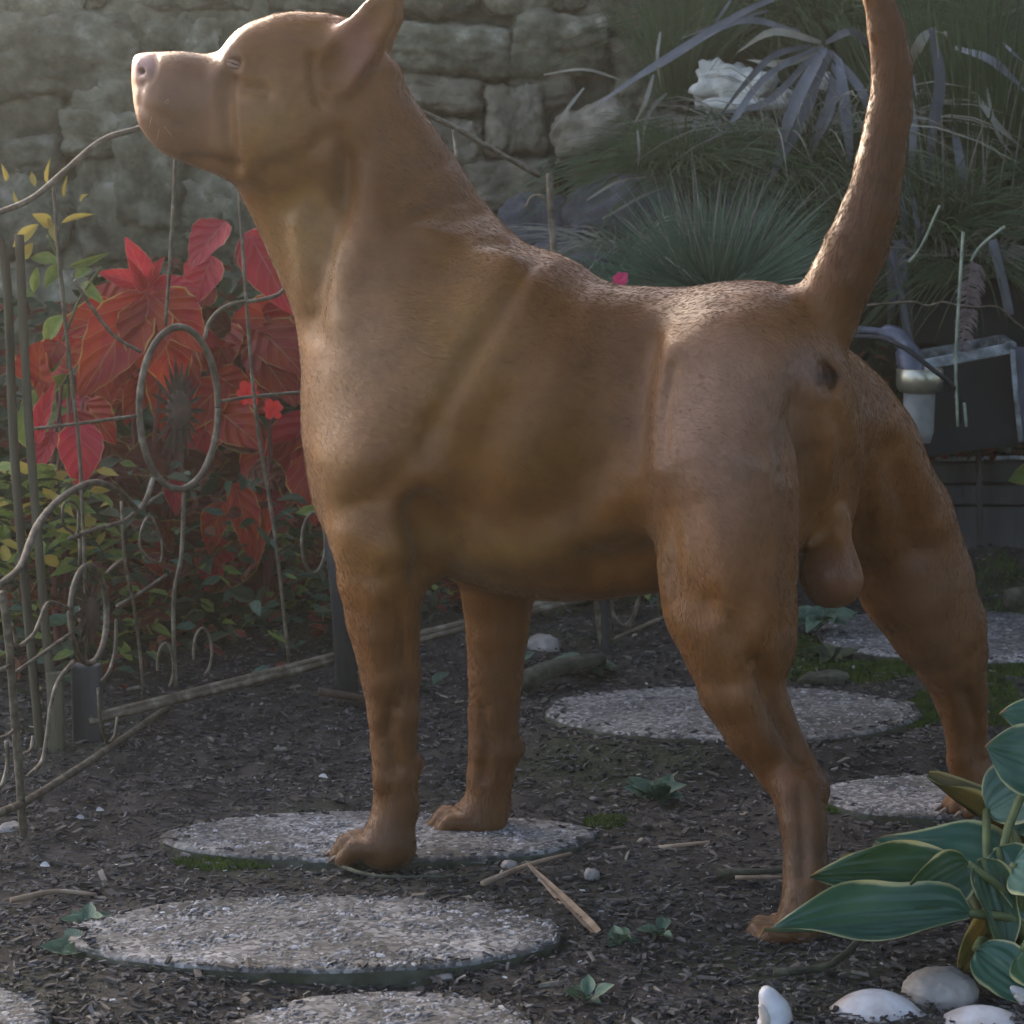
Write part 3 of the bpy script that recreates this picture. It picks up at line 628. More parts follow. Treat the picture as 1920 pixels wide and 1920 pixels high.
fa = empty('fence_panel', (-0.48, 2.95, 0.0), 'low wire fence panel at the left edge with a round sunflower medallion', 'fence', 'ornamental wire fence')
wire(fa, PA, [(-60, 1560), (0, 1524), (44, 1505), (130, 1452), (230, 1385), (342, 1308)], 0.0060, 'bottom_rail')
wire(fa, PA, [(4, 1110), (16, 1200), (30, 1380), (40, 1510), (47, 1620)], 0.0058, 'post')
wire(fa, PA, [(-40, 1130), (0, 1096), (38, 1062), (70, 985), (120, 930), (175, 905), (220, 920), (258, 958)], 0.0052, 'arch_rail')
wire(fa, PA, [(258, 958), (290, 935), (305, 925)], 0.0034); wire(fa, PA, [(258, 958), (230, 978), (180, 992), (130, 1010)], 0.0034)
wire(fa, PA, [(150, 1005), (150, 1060)], 0.0026, 'bar'); wire(fa, PA, [(138, 1000), (120, 985), (118, 950), (132, 940), (146, 955), (146, 1010)], 0.0022)
wire(fa, PA, [(228, 940), (234, 1050), (250, 1130), (262, 1220), (270, 1310)], 0.0026, 'bar'); wire(fa, PA, [(200, 1075), (215, 1060), (228, 1050)], 0.0030)
wire(fa, PA, ellipse_px(166, 1152, 34, 92, 28), 0.0046, 'ring')
wire(fa, PA, [(132, 1142), (92, 1130), (76, 1160), (62, 1190), (34, 1212), (28, 1185), (22, 1172)], 0.0030)
wire(fa, PA, [(24, 1264), (80, 1225), (132, 1188)], 0.0028, 'crossbar'); wire(fa, PA, [(0, 1256), (24, 1246)], 0.0028, 'crossbar'); wire(fa, PA, [(220, 1136), (262, 1112), (312, 1078)], 0.0028, 'crossbar')
wire(fa, PA, [(138, 1240), (110, 1275), (96, 1320), (88, 1380), (78, 1428), (54, 1454)], 0.0032); wire(fa, PA, [(218, 1160), (216, 1215), (206, 1255), (192, 1276)], 0.0030)
wire(fa, PA, [(-20, 1390), (14, 1379), (34, 1362), (44, 1372), (40, 1372)], 0.0028); wire(fa, PA, [(12, 1390), (14, 1430), (4, 1470), (-12, 1485)], 0.0030); wire(fa, PA, [(62, 1380), (58, 1405), (46, 1413)], 0.0026)
wire(fa, PA, [(184, 1290), (188, 1350), (200, 1390), (214, 1380), (220, 1345)], 0.0026); wire(fa, PA, [(342, 1308), (345, 1350)], 0.0040, 'post')
me = rock_mesh('medallion', 0.012, 0.020, 0.022, 56, M['rust'], n=6, rough=0.05, power=2.0, fine=0.1); sf = link('medallion', me, fa); sf.location = tuple(PA.at(166, 1152))
for k in range(16):
    a = 2 * math.pi * k / 16; pts = [PA.at(166 + 27 * r * math.cos(a), 1152 + 78 * r * math.sin(a), 0.003 * (k % 2)) for r in (.2, .55, .95)]
    p = MB(); p.ribbon(pts, [0.008, 0.012, 0.003], (float(PA.n[0]), float(PA.n[1]), 0), fold=0.1); p.build('petal', M['rust'], sf)
fw = empty('wooden_post', PB.at(165, 1480), 'short broad dark wooden post behind the medallion of the low fence panel', 'post')
mb = MB(); g = PB.at(166, 1482, -.01); g2 = PB.at(164, 1245, -.01); mb.box((g + g2) / 2, (0.018, 0.012, float(g2[2] - g[2]) / 2)); mb.build('shaft', M['darkwood'], fw, bevel=0.003)
fw = empty('wooden_post', PB.at(112, 1490), 'narrow grey wooden slat left of the short broad post', 'post')
mb = MB(); g = PB.at(114, 1490, .02); g2 = PB.at(98, 1260, .02); mb.box((g + g2) / 2, (0.010, 0.006, float(g2[2] - g[2]) / 2)); mb.build('shaft', M['oldwood'], fw, bevel=0.002)

fc = empty('fence_panel', (0.3, 3.55, 0.05), 'far wire fence panel glimpsed under the dog\'s belly', 'fence', 'ornamental wire fence')
wire(fc, PC, [(1142, 1202), (1190, 1182), (1262, 1150), (1330, 1120)], 0.0045, 'bottom_rail'); wire(fc, PC, [(1130, 1090), (1132, 1165), (1136, 1238)], 0.0080, 'post', 'darkwood')
wire(fc, PC, [(1142, 1118), (1150, 1150), (1168, 1172), (1184, 1160), (1196, 1125)], 0.0026); wire(fc, PC, [(1146, 1060), (1150, 1200)], 0.0024, 'bar'); wire(fc, PC, [(1205, 1080), (1192, 1150), (1175, 1176)], 0.0024)
wire(fc, PC, [(1230, 1060), (1236, 1165)], 0.0024, 'bar'); wire(fc, PC, [(985, 390), (1000, 368), (1025, 380), (1035, 470)], 0.0024, off=.02)

# ---------------------------------------------------------------- right: fescue, grasses, strap leaves
def grass_clump(name, label, base, spread, n, length, mat, cat='grass', lean=(0, 0), seed=1, width=0.0022, droop=0.5, elev=(25, 88), matname=None, group=None):
    r_ = random.Random(seed); b = np.array(base, float); root = empty(name, b, label, cat, group); mb = MB()
    for _ in range(n):
        a = r_.uniform(0, 6.283); rr = spread * math.sqrt(r_.random()); p = b + np.array([math.cos(a) * rr, math.sin(a) * rr * .6, 0])
        L = r_.uniform(*length); e = math.radians(r_.uniform(*elev)); az = a + r_.uniform(-.5, .5)
        d = np.array([math.cos(az) * math.cos(e) + lean[0], math.sin(az) * math.cos(e) + lean[1], math.sin(e)]); d /= np.linalg.norm(d)
        pts = [p + d * L * t + np.array([0, 0, -droop * L * t * t]) + np.array([math.cos(az), math.sin(az), 0]) * droop * .5 * L * t * t for t in (0, .25, .5, .75, 1)]
        w = r_.uniform(.7, 1.3) * width; mb.ribbon(pts, [w, w, w * .85, w * .6, w * .1], (r_.uniform(-.5, .5), -1, .3), fold=.15)
    o = mb.build('blades', mat, root, smooth=True); o['kind'] = 'stuff'
    return root
def stand(px, py, Y): return P(px, py, Y)
grass_clump('fescue_clump', 'rounded tuft of fine blue green fescue above the dog\'s back', P(1345, 560, 3.85), 0.06, 1900, (.06, .22), M['fescue'], seed=2, width=.0018, droop=.16, elev=(10, 89))
grass_clump('fescue_clump', 'low tuft of darker grass at the left of the blue green fescue', P(1180, 560, 3.9), 0.05, 420, (.08, .16), M['fescue'], seed=3, width=.0020, droop=.3, elev=(5, 70), lean=(-.4, 0))
grass_clump('grass_clump', 'tall green grass tuft left of the pale rock at the top', P(1270, 190, 4.2), 0.03, 200, (.14, .30), M['grass'], seed=4, width=.003, droop=.12, elev=(60, 89))
grass_clump('grass_clump', 'dense curtain of tall grass in the top right corner', P(1860, 420, 4.15), 0.17, 1500, (.20, .48), M['grass'], seed=5, width=.003, droop=.1, elev=(55, 89))
grass_clump('grass_clump', 'tangled grass right of the dog\'s tail', P(1800, 300, 4.22), 0.20, 900, (.10, .30), M['grass'], seed=6, width=.0028, droop=.5, elev=(10, 85))
grass_clump('grass_clump', 'loose grass between the pale rock and the dog\'s tail', P(1500, 60, 4.35), 0.16, 900, (.10, .28), M['grass'], seed=7, width=.0028, droop=.6, elev=(10, 80))
grass_clump('grass_clump', 'arching grass behind the black tubs at the right edge', P(1830, 470, 4.1), 0.14, 420, (.08, .2), M['grass'], seed=8, width=.0028, droop=.7, elev=(5, 80))
grass_clump('grass_clump', 'dark straggly grass hanging over the slate pieces', P(1250, 330, 4.05), 0.07, 300, (.06, .2), M['grass'], seed=9, width=.0024, droop=.8, elev=(5, 88))
grass_clump('grass_clump', 'bent dry grass lying over the slate left of the fescue', P(1170, 470, 3.95), 0.06, 140, (.08, .2), M['dry'], seed=10, width=.0022, droop=.5, elev=(5, 50))
grass_clump('grass_clump', 'short dry grass in front of the slate beside the iron post', P(1120, 520, 3.95), 0.08, 260, (.05, .14), M['fescue'], seed=13, width=.0022, droop=.5, elev=(5, 60))
grass_clump('grass_clump', 'tall grass beside the tail filling the top edge', P(1640, 150, 4.4), 0.2, 900, (.16, .34), M['grass'], seed=14, width=.003, droop=.3, elev=(30, 89))
grass_clump('grass_clump', 'pale dry blades mixed into the tall grass at the top right', P(1830, 430, 4.08), 0.2, 130, (.15, .45), M['dry'], seed=21, width=.0026, droop=.2, elev=(45, 89))
grass_clump('grass_clump', 'dry bent blades around the purple strap leaves', P(1520, 250, 4.05), 0.17, 150, (.08, .24), M['dry'], seed=22, width=.0022, droop=.6, elev=(10, 80))
grass_clump('grass_clump', 'dry seed stalks standing out of the blue green fescue', P(1330, 540, 3.84), 0.06, 60, (.14, .27), M['dry'], seed=23, width=.0014, droop=.15, elev=(50, 89))
grass_clump('grass_clump', 'dead grass tumbled over the black tubs', P(1790, 480, 3.98), 0.10, 130, (.05, .16), M['dry'], seed=24, width=.0022, droop=.6, elev=(5, 75))
grass_clump('grass_clump', 'dark wiry grass in the shade under the pale rock', P(1290, 300, 4.0), 0.06, 420, (.06, .17), M['grass'], seed=25, width=.0018, droop=.5, elev=(5, 88))
grass_clump('grass_clump', 'tangle of thin dark blades behind the purple strap leaves', P(1480, 330, 4.12), 0.2, 900, (.08, .26), M['grass'], seed=31, width=.0022, droop=.6, elev=(5, 85))
grass_clump('grass_clump', 'thick dark grass between the tail and the black tubs', P(1730, 450, 4.02), 0.09, 600, (.10, .30), M['grass'], seed=32, width=.0024, droop=.45, elev=(15, 88))
grass_clump('grass_clump', 'green blades hanging over the rim of the big black tub', P(1850, 520, 3.96), 0.10, 260, (.06, .18), M['grass'], seed=33, width=.0024, droop=.9, elev=(0, 70))
def straps(label, px, py, Y, leaves, mat='strap', w0=22, name='strap_leaf_plant', cat='plant', dry=()):
    c = P(px, py, Y); root = empty(name, c, label, cat)
    for i, (pts, w) in enumerate(leaves):
        q = spline([(*p, 0) for p in pts], 5); n = len(q); mb = MB(); dy = rng.uniform(-.04, .03)
        W = [w * Y / FPX * (0.55 + 0.45 * min(1, 4 * t)) * min(1, (1.02 - t) * 2.2) for t in [k / (n - 1) for k in range(n)]]
        mb.ribbon([P(x, y, Y + dy - 0.10 * math.sin(math.pi * k / (n - 1)) * .6) for k, (x, y, _) in enumerate(q)], W, (rng.uniform(-.4, .4), -1, rng.uniform(0, .5)), fold=rng.uniform(.05, .22))
        mb.build('leaf', M['dry'] if i in dry else M[mat], root, smooth=True)
    return root
straps('purple grey strap-leaved plant drooping left of the dog\'s tail', 1548, 88, 4.05, [
    ([(1545, 90), (1490, 200), (1440, 345)], 24), ([(1545, 92), (1505, 230), (1430, 330), (1405, 350)], 18), ([(1540, 85), (1440, 190), (1330, 215)], 14), ([(1545, 88), (1470, 120), (1400, 112)], 16), ([(1548, 92), (1500, 170), (1462, 235)], 22),
    ([(1568, 108), (1556, 200), (1530, 260), (1512, 335)], 22), ([(1572, 110), (1586, 220), (1600, 350)], 22), ([(1560, 95), (1480, 260), (1420, 400)], 18), ([(1540, 80), (1450, 60), (1380, 100)], 14), ([(1548, 80), (1600, 60), (1650, 110)], 14),
    ([(1500, 60), (1380, 40), (1240, 120), (1165, 165)], 14), ([(1520, 85), (1450, 105), (1395, 160), (1340, 230)], 12), ([(1560, 100), (1620, 180), (1640, 260)], 16), ([(1530, 88), (1430, 150), (1360, 250), (1320, 300)], 12)], dry=(3, 8))
straps('long pale grass leaf arching across the wall toward the dog\'s withers', 1500, -10, 3.95, [([(1500, -20), (1400, 20), (1270, 95), (1150, 175), (1100, 210)], 12), ([(1440, 20), (1350, 45), (1270, 75)], 6), ([(1370, 0), (1330, 60)], 6)], name='grass_leaf', cat='grass')
straps('bent grey strap leaf folded over right of the tail', 1745, 52, 4.0, [([(1705, 118), (1728, 75), (1748, 52)], 20), ([(1746, 54), (1762, 150), (1748, 250), (1733, 390)], 22), ([(1752, 60), (1772, 62), (1776, 76)], 8), ([(1735, 380), (1732, 420), (1722, 455), (1704, 490)], 5)], name='strap_leaf', dry=(0, 2))
straps('pale strap leaves sweeping to the right edge of the photo', 1790, 95, 4.0, [([(1790, 90), (1850, 110), (1890, 140), (1940, 190)], 16), ([(1825, 172), (1870, 235), (1925, 285)], 12), ([(1788, 235), (1802, 310), (1818, 400)], 16), ([(1848, 160), (1870, 250), (1905, 300)], 7), ([(1880, 80), (1900, 100), (1930, 125)], 6)], name='strap_leaf', dry=(1, 3))
straps('hanging grey strap leaves just right of the dog\'s tail', 1705, 130, 4.02, [([(1712, 140), (1712, 260), (1704, 360)], 14), ([(1690, 300), (1698, 400), (1700, 560)], 16), ([(1684, 420), (1690, 520), (1698, 640)], 22), ([(1668, 470), (1672, 560), (1664, 620)], 16), ([(1700, 330), (1720, 420), (1712, 500)], 10), ([(1680, 440), (1700, 520), (1712, 660)], 14)], name='strap_leaf')
straps('dry grass stalks bent across the wall left of the slate', 1060, 150, 4.0, [([(1095, 165), (1060, 210), (1025, 260)], 7), ([(1020, 140), (1090, 130), (1150, 145), (1195, 170)], 5), ([(1250, 175), (1225, 200), (1208, 240), (1200, 330)], 7), ([(1225, 140), (1210, 190), (1185, 240)], 8), ([(1100, 375), (1160, 340), (1230, 330)], 5), ([(1130, 410), (1200, 370), (1250, 350)], 5), ([(1238, 60), (1232, 110), (1240, 170)], 6), ([(1270, 260), (1272, 320), (1282, 375)], 5), ([(1345, 235), (1355, 265), (1364, 295)], 6), ([(1195, 240), (1198, 290), (1194, 330)], 5)], mat='dry', name='dry_stalks', cat='grass')
# rocks in the bank
def rock(px, py, Y, w, h, mat, label, seed, name='rock', cat='rock', d=None, rot=0, power=2.6, group=None, n=12, rough=.24):
    c = P(px, py, Y); m = Y / FPX
    me = rock_mesh(name, w * m / 2, (d or (w + h) / 2) * m / 2, h * m / 2, seed, M[mat], n=n, rough=rough, power=power, fine=.07)
    o = link(name, me); o.location = tuple(float(v) for v in c); o.rotation_euler = (rng.uniform(-.2, .2), rot, rng.uniform(-.4, .4)); return tag(o, label, cat, group)
rock(1375, 168, 4.14, 130, 84, 'pale_rock', 'large pale cream rock among the grasses at the top', 201, rot=.3, power=6, rough=.5)
rock(1395, 196, 4.08, 150, 26, 'pale_rock', 'flat pale ledge under the cream rock', 202, d=70)
rock(1470, 190, 4.1, 40, 50, 'pale_rock', 'small cream stone right of the large pale rock', 203)
rock(1545, 155, 4.14, 34, 40, 'pale_rock', 'small white stone behind the purple strap leaves', 204)
rock(1110, 250, 4.12, 150, 100, 'rock_warm', 'rounded brownish boulder at the right end of the stone wall', 205, rot=-.3)
rock(1360, 265, 4.1, 90, 110, 'slate', 'blue purple slate slab standing behind the fescue', 206, rot=.5, d=50)
rock(1160, 390, 4.05, 210, 110, 'slate', 'broad purple grey slate lying left of the fescue', 207, rot=-.25, d=120)
rock(1010, 420, 4.1, 150, 110, 'slate', 'grey slate between the dog\'s withers and the iron post', 208, rot=.1, d=90)
rock(1250, 420, 4.1, 120, 110, 'slate', 'dark slate half hidden behind the fescue blades', 209, rot=.3, d=90)
rock(1070, 490, 4.0, 190, 70, 'slate', 'low slate piece just above the dog\'s back', 210, rot=.05, d=90)
rock(1400, 380, 4.1, 130, 120, 'slate', 'slate behind the right half of the fescue', 211, rot=-.2, d=90)
rock(1440, 280, 4.12, 50, 90, 'rock_warm', 'tan splinter of stone leaning under the strap leaves', 212, rot=.6, d=30)
rock(1600, 330, 4.15, 120, 160, 'slate', 'dark bluish stone behind the dog\'s tail', 213, d=70)

# ---------------------------------------------------------------- tubs, fitting, board edging at the right
def tub(label, corners, Y0, Y1, rim=0.008, name='planter_tub'):
    """open plastic tub: corners = front face px (tl, tr, br, bl)"""
    f = [P(x, y, Y0) for x, y in corners]; dpt = np.array([0.02, Y1 - Y0, 0.0]); b = [p + dpt for p in f]
    root = empty(name, (f[2] + f[3]) / 2, label, 'tub')
    sh = np.array([0, 0, 0])
    for nm, q in (('front_wall', (f[0], f[1], f[2], f[3])), ('back_wall', (b[1], b[0], b[3], b[2])), ('side_wall', (b[0], f[0], f[3], b[3])), ('side_wall', (f[1], b[1], b[2], f[2])), ('floor', (f[3], f[2], b[2], b[3]))):
        me = bpy.data.meshes.new(nm); me.from_pydata([tuple(map(float, p)) for p in q], [], [(0, 1, 2, 3)]); me.update(); me.materials.append(M['black_plastic'])
        o = link(nm, me, root); s = o.modifiers.new('s', 'SOLIDIFY'); s.thickness = 0.004; s.offset = 0
    for a, c in ((f[0], f[1]), (f[1], b[1]), (b[1], b[0]), (b[0], f[0])):
        mb = MB(); d_ = c - a; L = float(np.linalg.norm(d_)); d_ = Vector([float(v) for v in d_]).normalized(); R = d_.to_track_quat('X', 'Z').to_matrix(); mb.box((a + c) / 2, (L / 2 - .001, rim * .8, rim), R); mb.build('rim', M['pale_rim'] if rim < .012 else M['black_plastic'], root, bevel=.002)
    return root
tub('black plastic tub with a dusty pale rim tilted beside the dog\'s rump', [(1700, 690), (1898, 652), (1912, 830), (1722, 856)], 3.82, 4.02)
tub('larger black tub or pond liner standing behind the pale rimmed tub', [(1690, 486), (1990, 520), (1990, 650), (1690, 640)], 4.04, 4.2, rim=.013, name='pond_tub')
bp = empty('plastic_sheet', P(1915, 760, 3.79), 'blue grey plastic panel at the right edge beside the pale rimmed tub', 'panel')
mb = MB(); a = P(1902, 650, 3.79); b = P(1990, 660, 3.79); c = P(1990, 850, 3.79); d = P(1915, 828, 3.79); e = np.array([0, .02, 0])
mb.add([a, b, c, d, a + e, b + e, c + e, d + e], [(3, 2, 1, 0), (4, 5, 6, 7), (0, 1, 5, 4), (1, 2, 6, 5), (2, 3, 7, 6), (3, 0, 4, 7)]); mb.build('face', M['blue_plastic'], bp)
mb = MB(); mb.tube([P(1898, 655, 3.785), P(1905, 740, 3.785), P(1914, 828, 3.785)], .004, 6); mb.build('edge_strip', M['pale_rim'], bp, smooth=True)
# turned metal fitting
def lathe(prof, c, mat, name, parent, seg=28, tilt=0.0):
    mb = MB(); V = []; F = []
    for r, z in prof:
        for j in range(seg):
            a = 2 * math.pi * j / seg; V.append((c[0] + r * math.cos(a) + tilt * z, c[1] + r * math.sin(a), c[2] + z))
    for k in range(len(prof) - 1):
        for j in range(seg): F.append((k * seg + j, k * seg + (j + 1) % seg, (k + 1) * seg + (j + 1) % seg, (k + 1) * seg + j))
    mb.add(V, F); return mb.build(name, M[mat], parent, smooth=True)
fc_ = P(1722, 830, 3.72); m = 3.72 / FPX
pf = empty('metal_fitting', fc_, 'tarnished metal collar on a grey tube beside the dog\'s rump', 'pipe fitting')
lathe([(0.0, 0), (22 * m, 0), (28 * m, 20 * m), (30 * m, 95 * m), (30 * m, 96 * m)], fc_, 'frosted', 'tube', pf)
lathe([(30 * m, 94 * m), (38 * m, 96 * m), (43 * m, 104 * m), (44 * m, 118 * m), (44 * m, 138 * m), (42 * m, 140 * m), (39 * m, 138 * m), (37 * m, 110 * m), (0.001, 108 * m)], fc_, 'brass', 'collar', pf)
sp = empty('blue_spout', P(1690, 680, 3.8), 'blue grey plastic spout rising out of the metal collar', 'spout')
mb = MB(); pts = [P(1712, 712, 3.75), P(1704, 670, 3.76), P(1690, 636, 3.78), P(1650, 622, 3.80), P(1600, 618, 3.82)]; mb.tube(spline(pts, 4), [.019] * 6 + [.014] * 6 + [.006] * 5, 10); mb.build('shell', M['blue_plastic'], sp, smooth=True)
hose = MB(); hose.tube(spline([P(1600, 632, 3.7), P(1650, 634, 3.68), P(1700, 655, 3.66), P(1745, 690, 3.65), P(1780, 718, 3.66), P(1795, 745, 3.72), P(1800, 790, 3.78)], 6), .0036, 8)
tag(hose.build('hose', M['rubber'], None, smooth=True), 'thin black hose looping from the dog\'s rump over the tub', 'hose')
mb = MB(); mb.tube(spline([P(1625, 572, 3.7), P(1680, 568, 3.7), P(1715, 566, 3.7), P(1740, 573, 3.7), P(1765, 566, 3.7), P(1790, 571, 3.7), P(1830, 576, 3.7), P(1870, 576, 3.72), P(1905, 605, 3.75), P(1940, 630, 3.75)], 5), .0017, 5)
tag(mb.build('wire_strand', M['iron'], None, smooth=True), 'kinked horizontal wire strand in front of the black tub', 'wire')
def reed(pts, r, Y, label, mat='reed', name='reed_stalk'):
    mb = MB(); n = len(spline([(*p, 0) for p in pts], 4)); q = spline([(*p, 0) for p in pts], 4)
    mb.tube([P(x, y, Y) for x, y, _ in q], r, 6); tag(mb.build(name, M[mat], None, smooth=True), label, 'reed')
reed([(1806, 435), (1798, 560), (1792, 680), (1796, 800)], .0022, 3.68, 'upright pale green reed stalk in front of the tub')
reed([(1808, 755), (1812, 800)], .0022, 3.7, 'short broken reed stub beside the pale green stalk'); reed([(1884, 424), (1840, 460), (1820, 490)], .0022, 3.7, 'bent dry twig above the plume')
reed([(1762, 385), (1728, 460), (1704, 492)], .0018, 3.72, 'thin slanting grass stalk left of the pale green reed')
reed([(1860, 450), (1878, 520), (1893, 590)], .0072, 3.86, 'thick grey blue stalk behind the reeds', 'strap'); reed([(1672, 470), (1690, 560), (1708, 655)], .006, 3.88, 'grey stalk in front of the big black tub, beside the tail', 'strap')
pl = empty('seed_plume', P(1812, 580, 3.7), 'feathery purplish brown seed plume hanging behind the reed', 'plant')
mb = MB(); mb.tube([P(1822, 490, 3.71), P(1812, 570, 3.71), P(1803, 660, 3.71)], .0015, 5); mb.build('stalk', M['plume'], pl)
mb = MB()
for k in range(170):
    t = rng.random(); p = P(1822 - 18 * t, 492 + 165 * t, 3.71 + rng.uniform(-.006, .006)); s = rng.choice((-1, 1, 1)); L = (.026 - .012 * t) * rng.uniform(.5, 1)
    mb.ribbon([p, p + np.array([s * L * .6, -.002, -.2 * L]), p + np.array([s * L, -.004, -.7 * L])], [.0018, .002, .0004], (0, -1, .2))
o = mb.build('plume_hairs', M['plume'], pl); o['kind'] = 'stuff'
# board edging
be = empty('board_edging', P(1850, 985, 3.98), 'grey timber board edging with a pale top strip at the right edge', 'edging')
for k, (y0, y1) in enumerate(((866, 905), (908, 946), (949, 1040))):
    mb = MB(); a = P(1640, y1, 3.97); b = P(2080, y0, 3.97); mb.box((a + b) / 2 + np.array([0, 0.002 * k, 0]), ((b[0] - a[0]) / 2, .012, (b[2] - a[2]) / 2)); mb.build('board', M['darkwood'], be, bevel=.003)
mb = MB(); mb.tube([P(1640, 862, 3.955), P(1800, 860, 3.955), P(2080, 856, 3.955)], .0036, 6); mb.build('top_strip', M['pale_rim'], be, smooth=True)
mb = MB(); mb.tube([P(1832, 800, 3.94), P(1836, 900, 3.94), P(1838, 1010, 3.94)], .0045, 6); mb.build('stake', M['darkwood'], be, smooth=True)
ol = leaf(None, LM['green'][0], P(1960, 880, 3.9), P(1888, 902, 3.9), .035, (0, -1, .3), name='fresh_leaf'); tag(ol, 'single bright green leaf at the right edge above the boards', 'leaf')
leaf_mass('litter_on_tub', 'dead stems and purple litter below the pale rimmed tub', [(1690, 800, 1920, 860, 3.84, 3.95), (1600, 640, 1720, 840, 3.9, 4.1)], ['coleus_dark', 'deepgreen'], 220, (.012, .03), 12)
# ---------------------------------------------------------------- hosta in the right foreground
M['hosta_dark'] = leaf_mat('hosta_deep_leaf', (0.022, 0.060, 0.020), (0.040, 0.088, 0.040), (0.44, 0.38, 0.16), mw=0.07, tip=(0.2, .11, .04), tr=0.3, rough=0.42, rand=0.2, ribs=0.0, ribstr=0.0, spec=0.45)
hb = P(1885, 1850, 2.22)
hosta = empty('hosta', (hb[0], hb[1], ground_z(hb[0], hb[1])), 'hosta with ribbed blue green leaves edged in cream in the lower right corner', 'plant')
def hosta_leaf(base, tip, w, nrm, mat='hosta', curl=.15, cup=.25, wav=.03, seed=0, label=None, dY=(2.2, 2.15)):
    nu, nv = 22, 22; V = []; F = []; UV = []
    for j in range(nv + 1):
        v = j / nv; ww = (math.sin(math.pi * min(1, v ** .66)) ** .75) * (1 + .07 * noise.noise(Vector((v * 5, seed * 3.1, 0)))) if 0 < j < nv else .015
        for i in range(nu + 1):
            u = 2 * i / nu - 1; x = .5 * u * ww
            rib = .034 * math.cos(u * math.pi * 6.0 + .5 * noise.noise(Vector((v * 3, u, seed)))) * (.55 + .6 * noise.noise(Vector((u * 3, v * 4, seed * 1.7)))) * (1 - abs(u)) ** .4 * min(1, 5 * v) * min(1, 4 * (1 - v))
            z = -curl * v * v + cup * (abs(u) ** 1.5) * ww * .5 + 1.6 * wav * math.sin(v * 9 + seed + u) * abs(u) ** 2 + .04 * noise.noise(Vector((u * 2, v * 2.5, seed))) - rib - .03 * math.exp(-(u * 9) ** 2)
            V.append((x, v, z)); UV.append((.5 + .5 * u, v))
    for j in range(nv):
        for i in range(nu):
            a = j * (nu + 1) + i; F.append((a, a + 1, a + nu + 2, a + nu + 1))
    me = bpy.data.meshes.new('leaf'); me.from_pydata(V, [], F); me.update(); uvl = me.uv_layers.new(name='UVMap')
    for l in me.loops: uvl.data[l.index].uv = UV[l.vertex_index]
    me.materials.append(M['hosta_dark'] if mat == 'hosta' and seed % 3 == 2 else M[mat]); me.shade_smooth()
    b, t = P(*base, dY[0]), P(*tip, dY[1])
    o = leaf(hosta, me, b, t, w * dY[0] / FPX, nrm)
    if label: o['label'] = label
    s = MB(); g = np.array([hb[0] + rng.uniform(-.02, .02), hb[1], ground_z(hb[0], hb[1])])
    s.tube(spline([g, (g + b) / 2 + np.array([rng.uniform(-.02, .02), -.01, .02]), b], 4), .004, 6); s.build('leaf_stalk', M['stem'], hosta, smooth=True)
hosta_leaf((1815, 1712), (1432, 1742), 128, (0.05, -.75, .8), seed=1, curl=.02, cup=.30, wav=.035, dY=(2.17, 2.12))
hosta_leaf((1810, 1650), (1525, 1640), 135, (0.0, -.8, .45), seed=2, curl=.05, cup=.22, dY=(2.21, 2.17))
hosta_leaf((1945, 1665), (1650, 1560), 190, (-.15, -.55, .9), seed=3, curl=.10, cup=.15, dY=(2.27, 2.28))
hosta_leaf((1960, 1600), (1735, 1462), 90, (.4, -.35, .8), 'hosta_brown', seed=4, curl=-.05, cup=.5, dY=(2.30, 2.36), label='browning leaf curled along its yellow edge')
hosta_leaf((1800, 1660), (1575, 1600), 90, (0, -.3, .9), 'hosta_brown', seed=5, curl=.1, cup=.2, dY=(2.26, 2.24))
hosta_leaf((1960, 1440), (1850, 1400), 150, (-.3, -.8, .5), seed=6, curl=.05, cup=.15, dY=(2.24, 2.22))
hosta_leaf((1990, 1370), (1880, 1335), 110, (-.2, -.7, .6), seed=7, curl=.1, cup=.15, dY=(2.28, 2.26))
hosta_leaf((1840, 1610), (1900, 1790), 105, (.5, -.8, .3), seed=8, curl=.12, cup=.2, dY=(2.20, 2.16))
hosta_leaf((1870, 1590), (1980, 1750), 130, (.3, -.8, .5), seed=9, curl=.12, cup=.2, dY=(2.23, 2.18))
hosta_leaf((1830, 1780), (1960, 1880), 110, (0, -.8, .5), seed=10, curl=.1, cup=.2, dY=(2.16, 2.12))
hosta_leaf((1840, 1700), (1930, 1600), 100, (-.2, -.8, .4), seed=11, curl=.1, cup=.2, dY=(2.24, 2.26))
hosta_leaf((1900, 1560), (2000, 1480), 130, (-.2, -.6, .7), seed=12, curl=.1, cup=.2, dY=(2.28, 2.30))
hosta_leaf((1850, 1520), (1990, 1430), 130, (-.2, -.7, .6), seed=13, curl=.1, cup=.2, dY=(2.29, 2.27))
hosta_leaf((1815, 1620), (1690, 1700), 110, (.3, -.85, .2), seed=14, curl=.12, cup=.3, dY=(2.19, 2.16))
hosta_leaf((1890, 1700), (1800, 1830), 100, (.2, -.85, .3), 'hosta_brown', seed=15, curl=.12, cup=.3, dY=(2.2, 2.2))
hosta_leaf((1900, 1620), (2010, 1650), 140, (.1, -.8, .5), seed=16, curl=.1, cup=.2, dY=(2.18, 2.14))
hosta_leaf((1920, 1780), (1990, 1850), 120, (.1, -.85, .3), seed=17, curl=.1, cup=.2, dY=(2.13, 2.1))
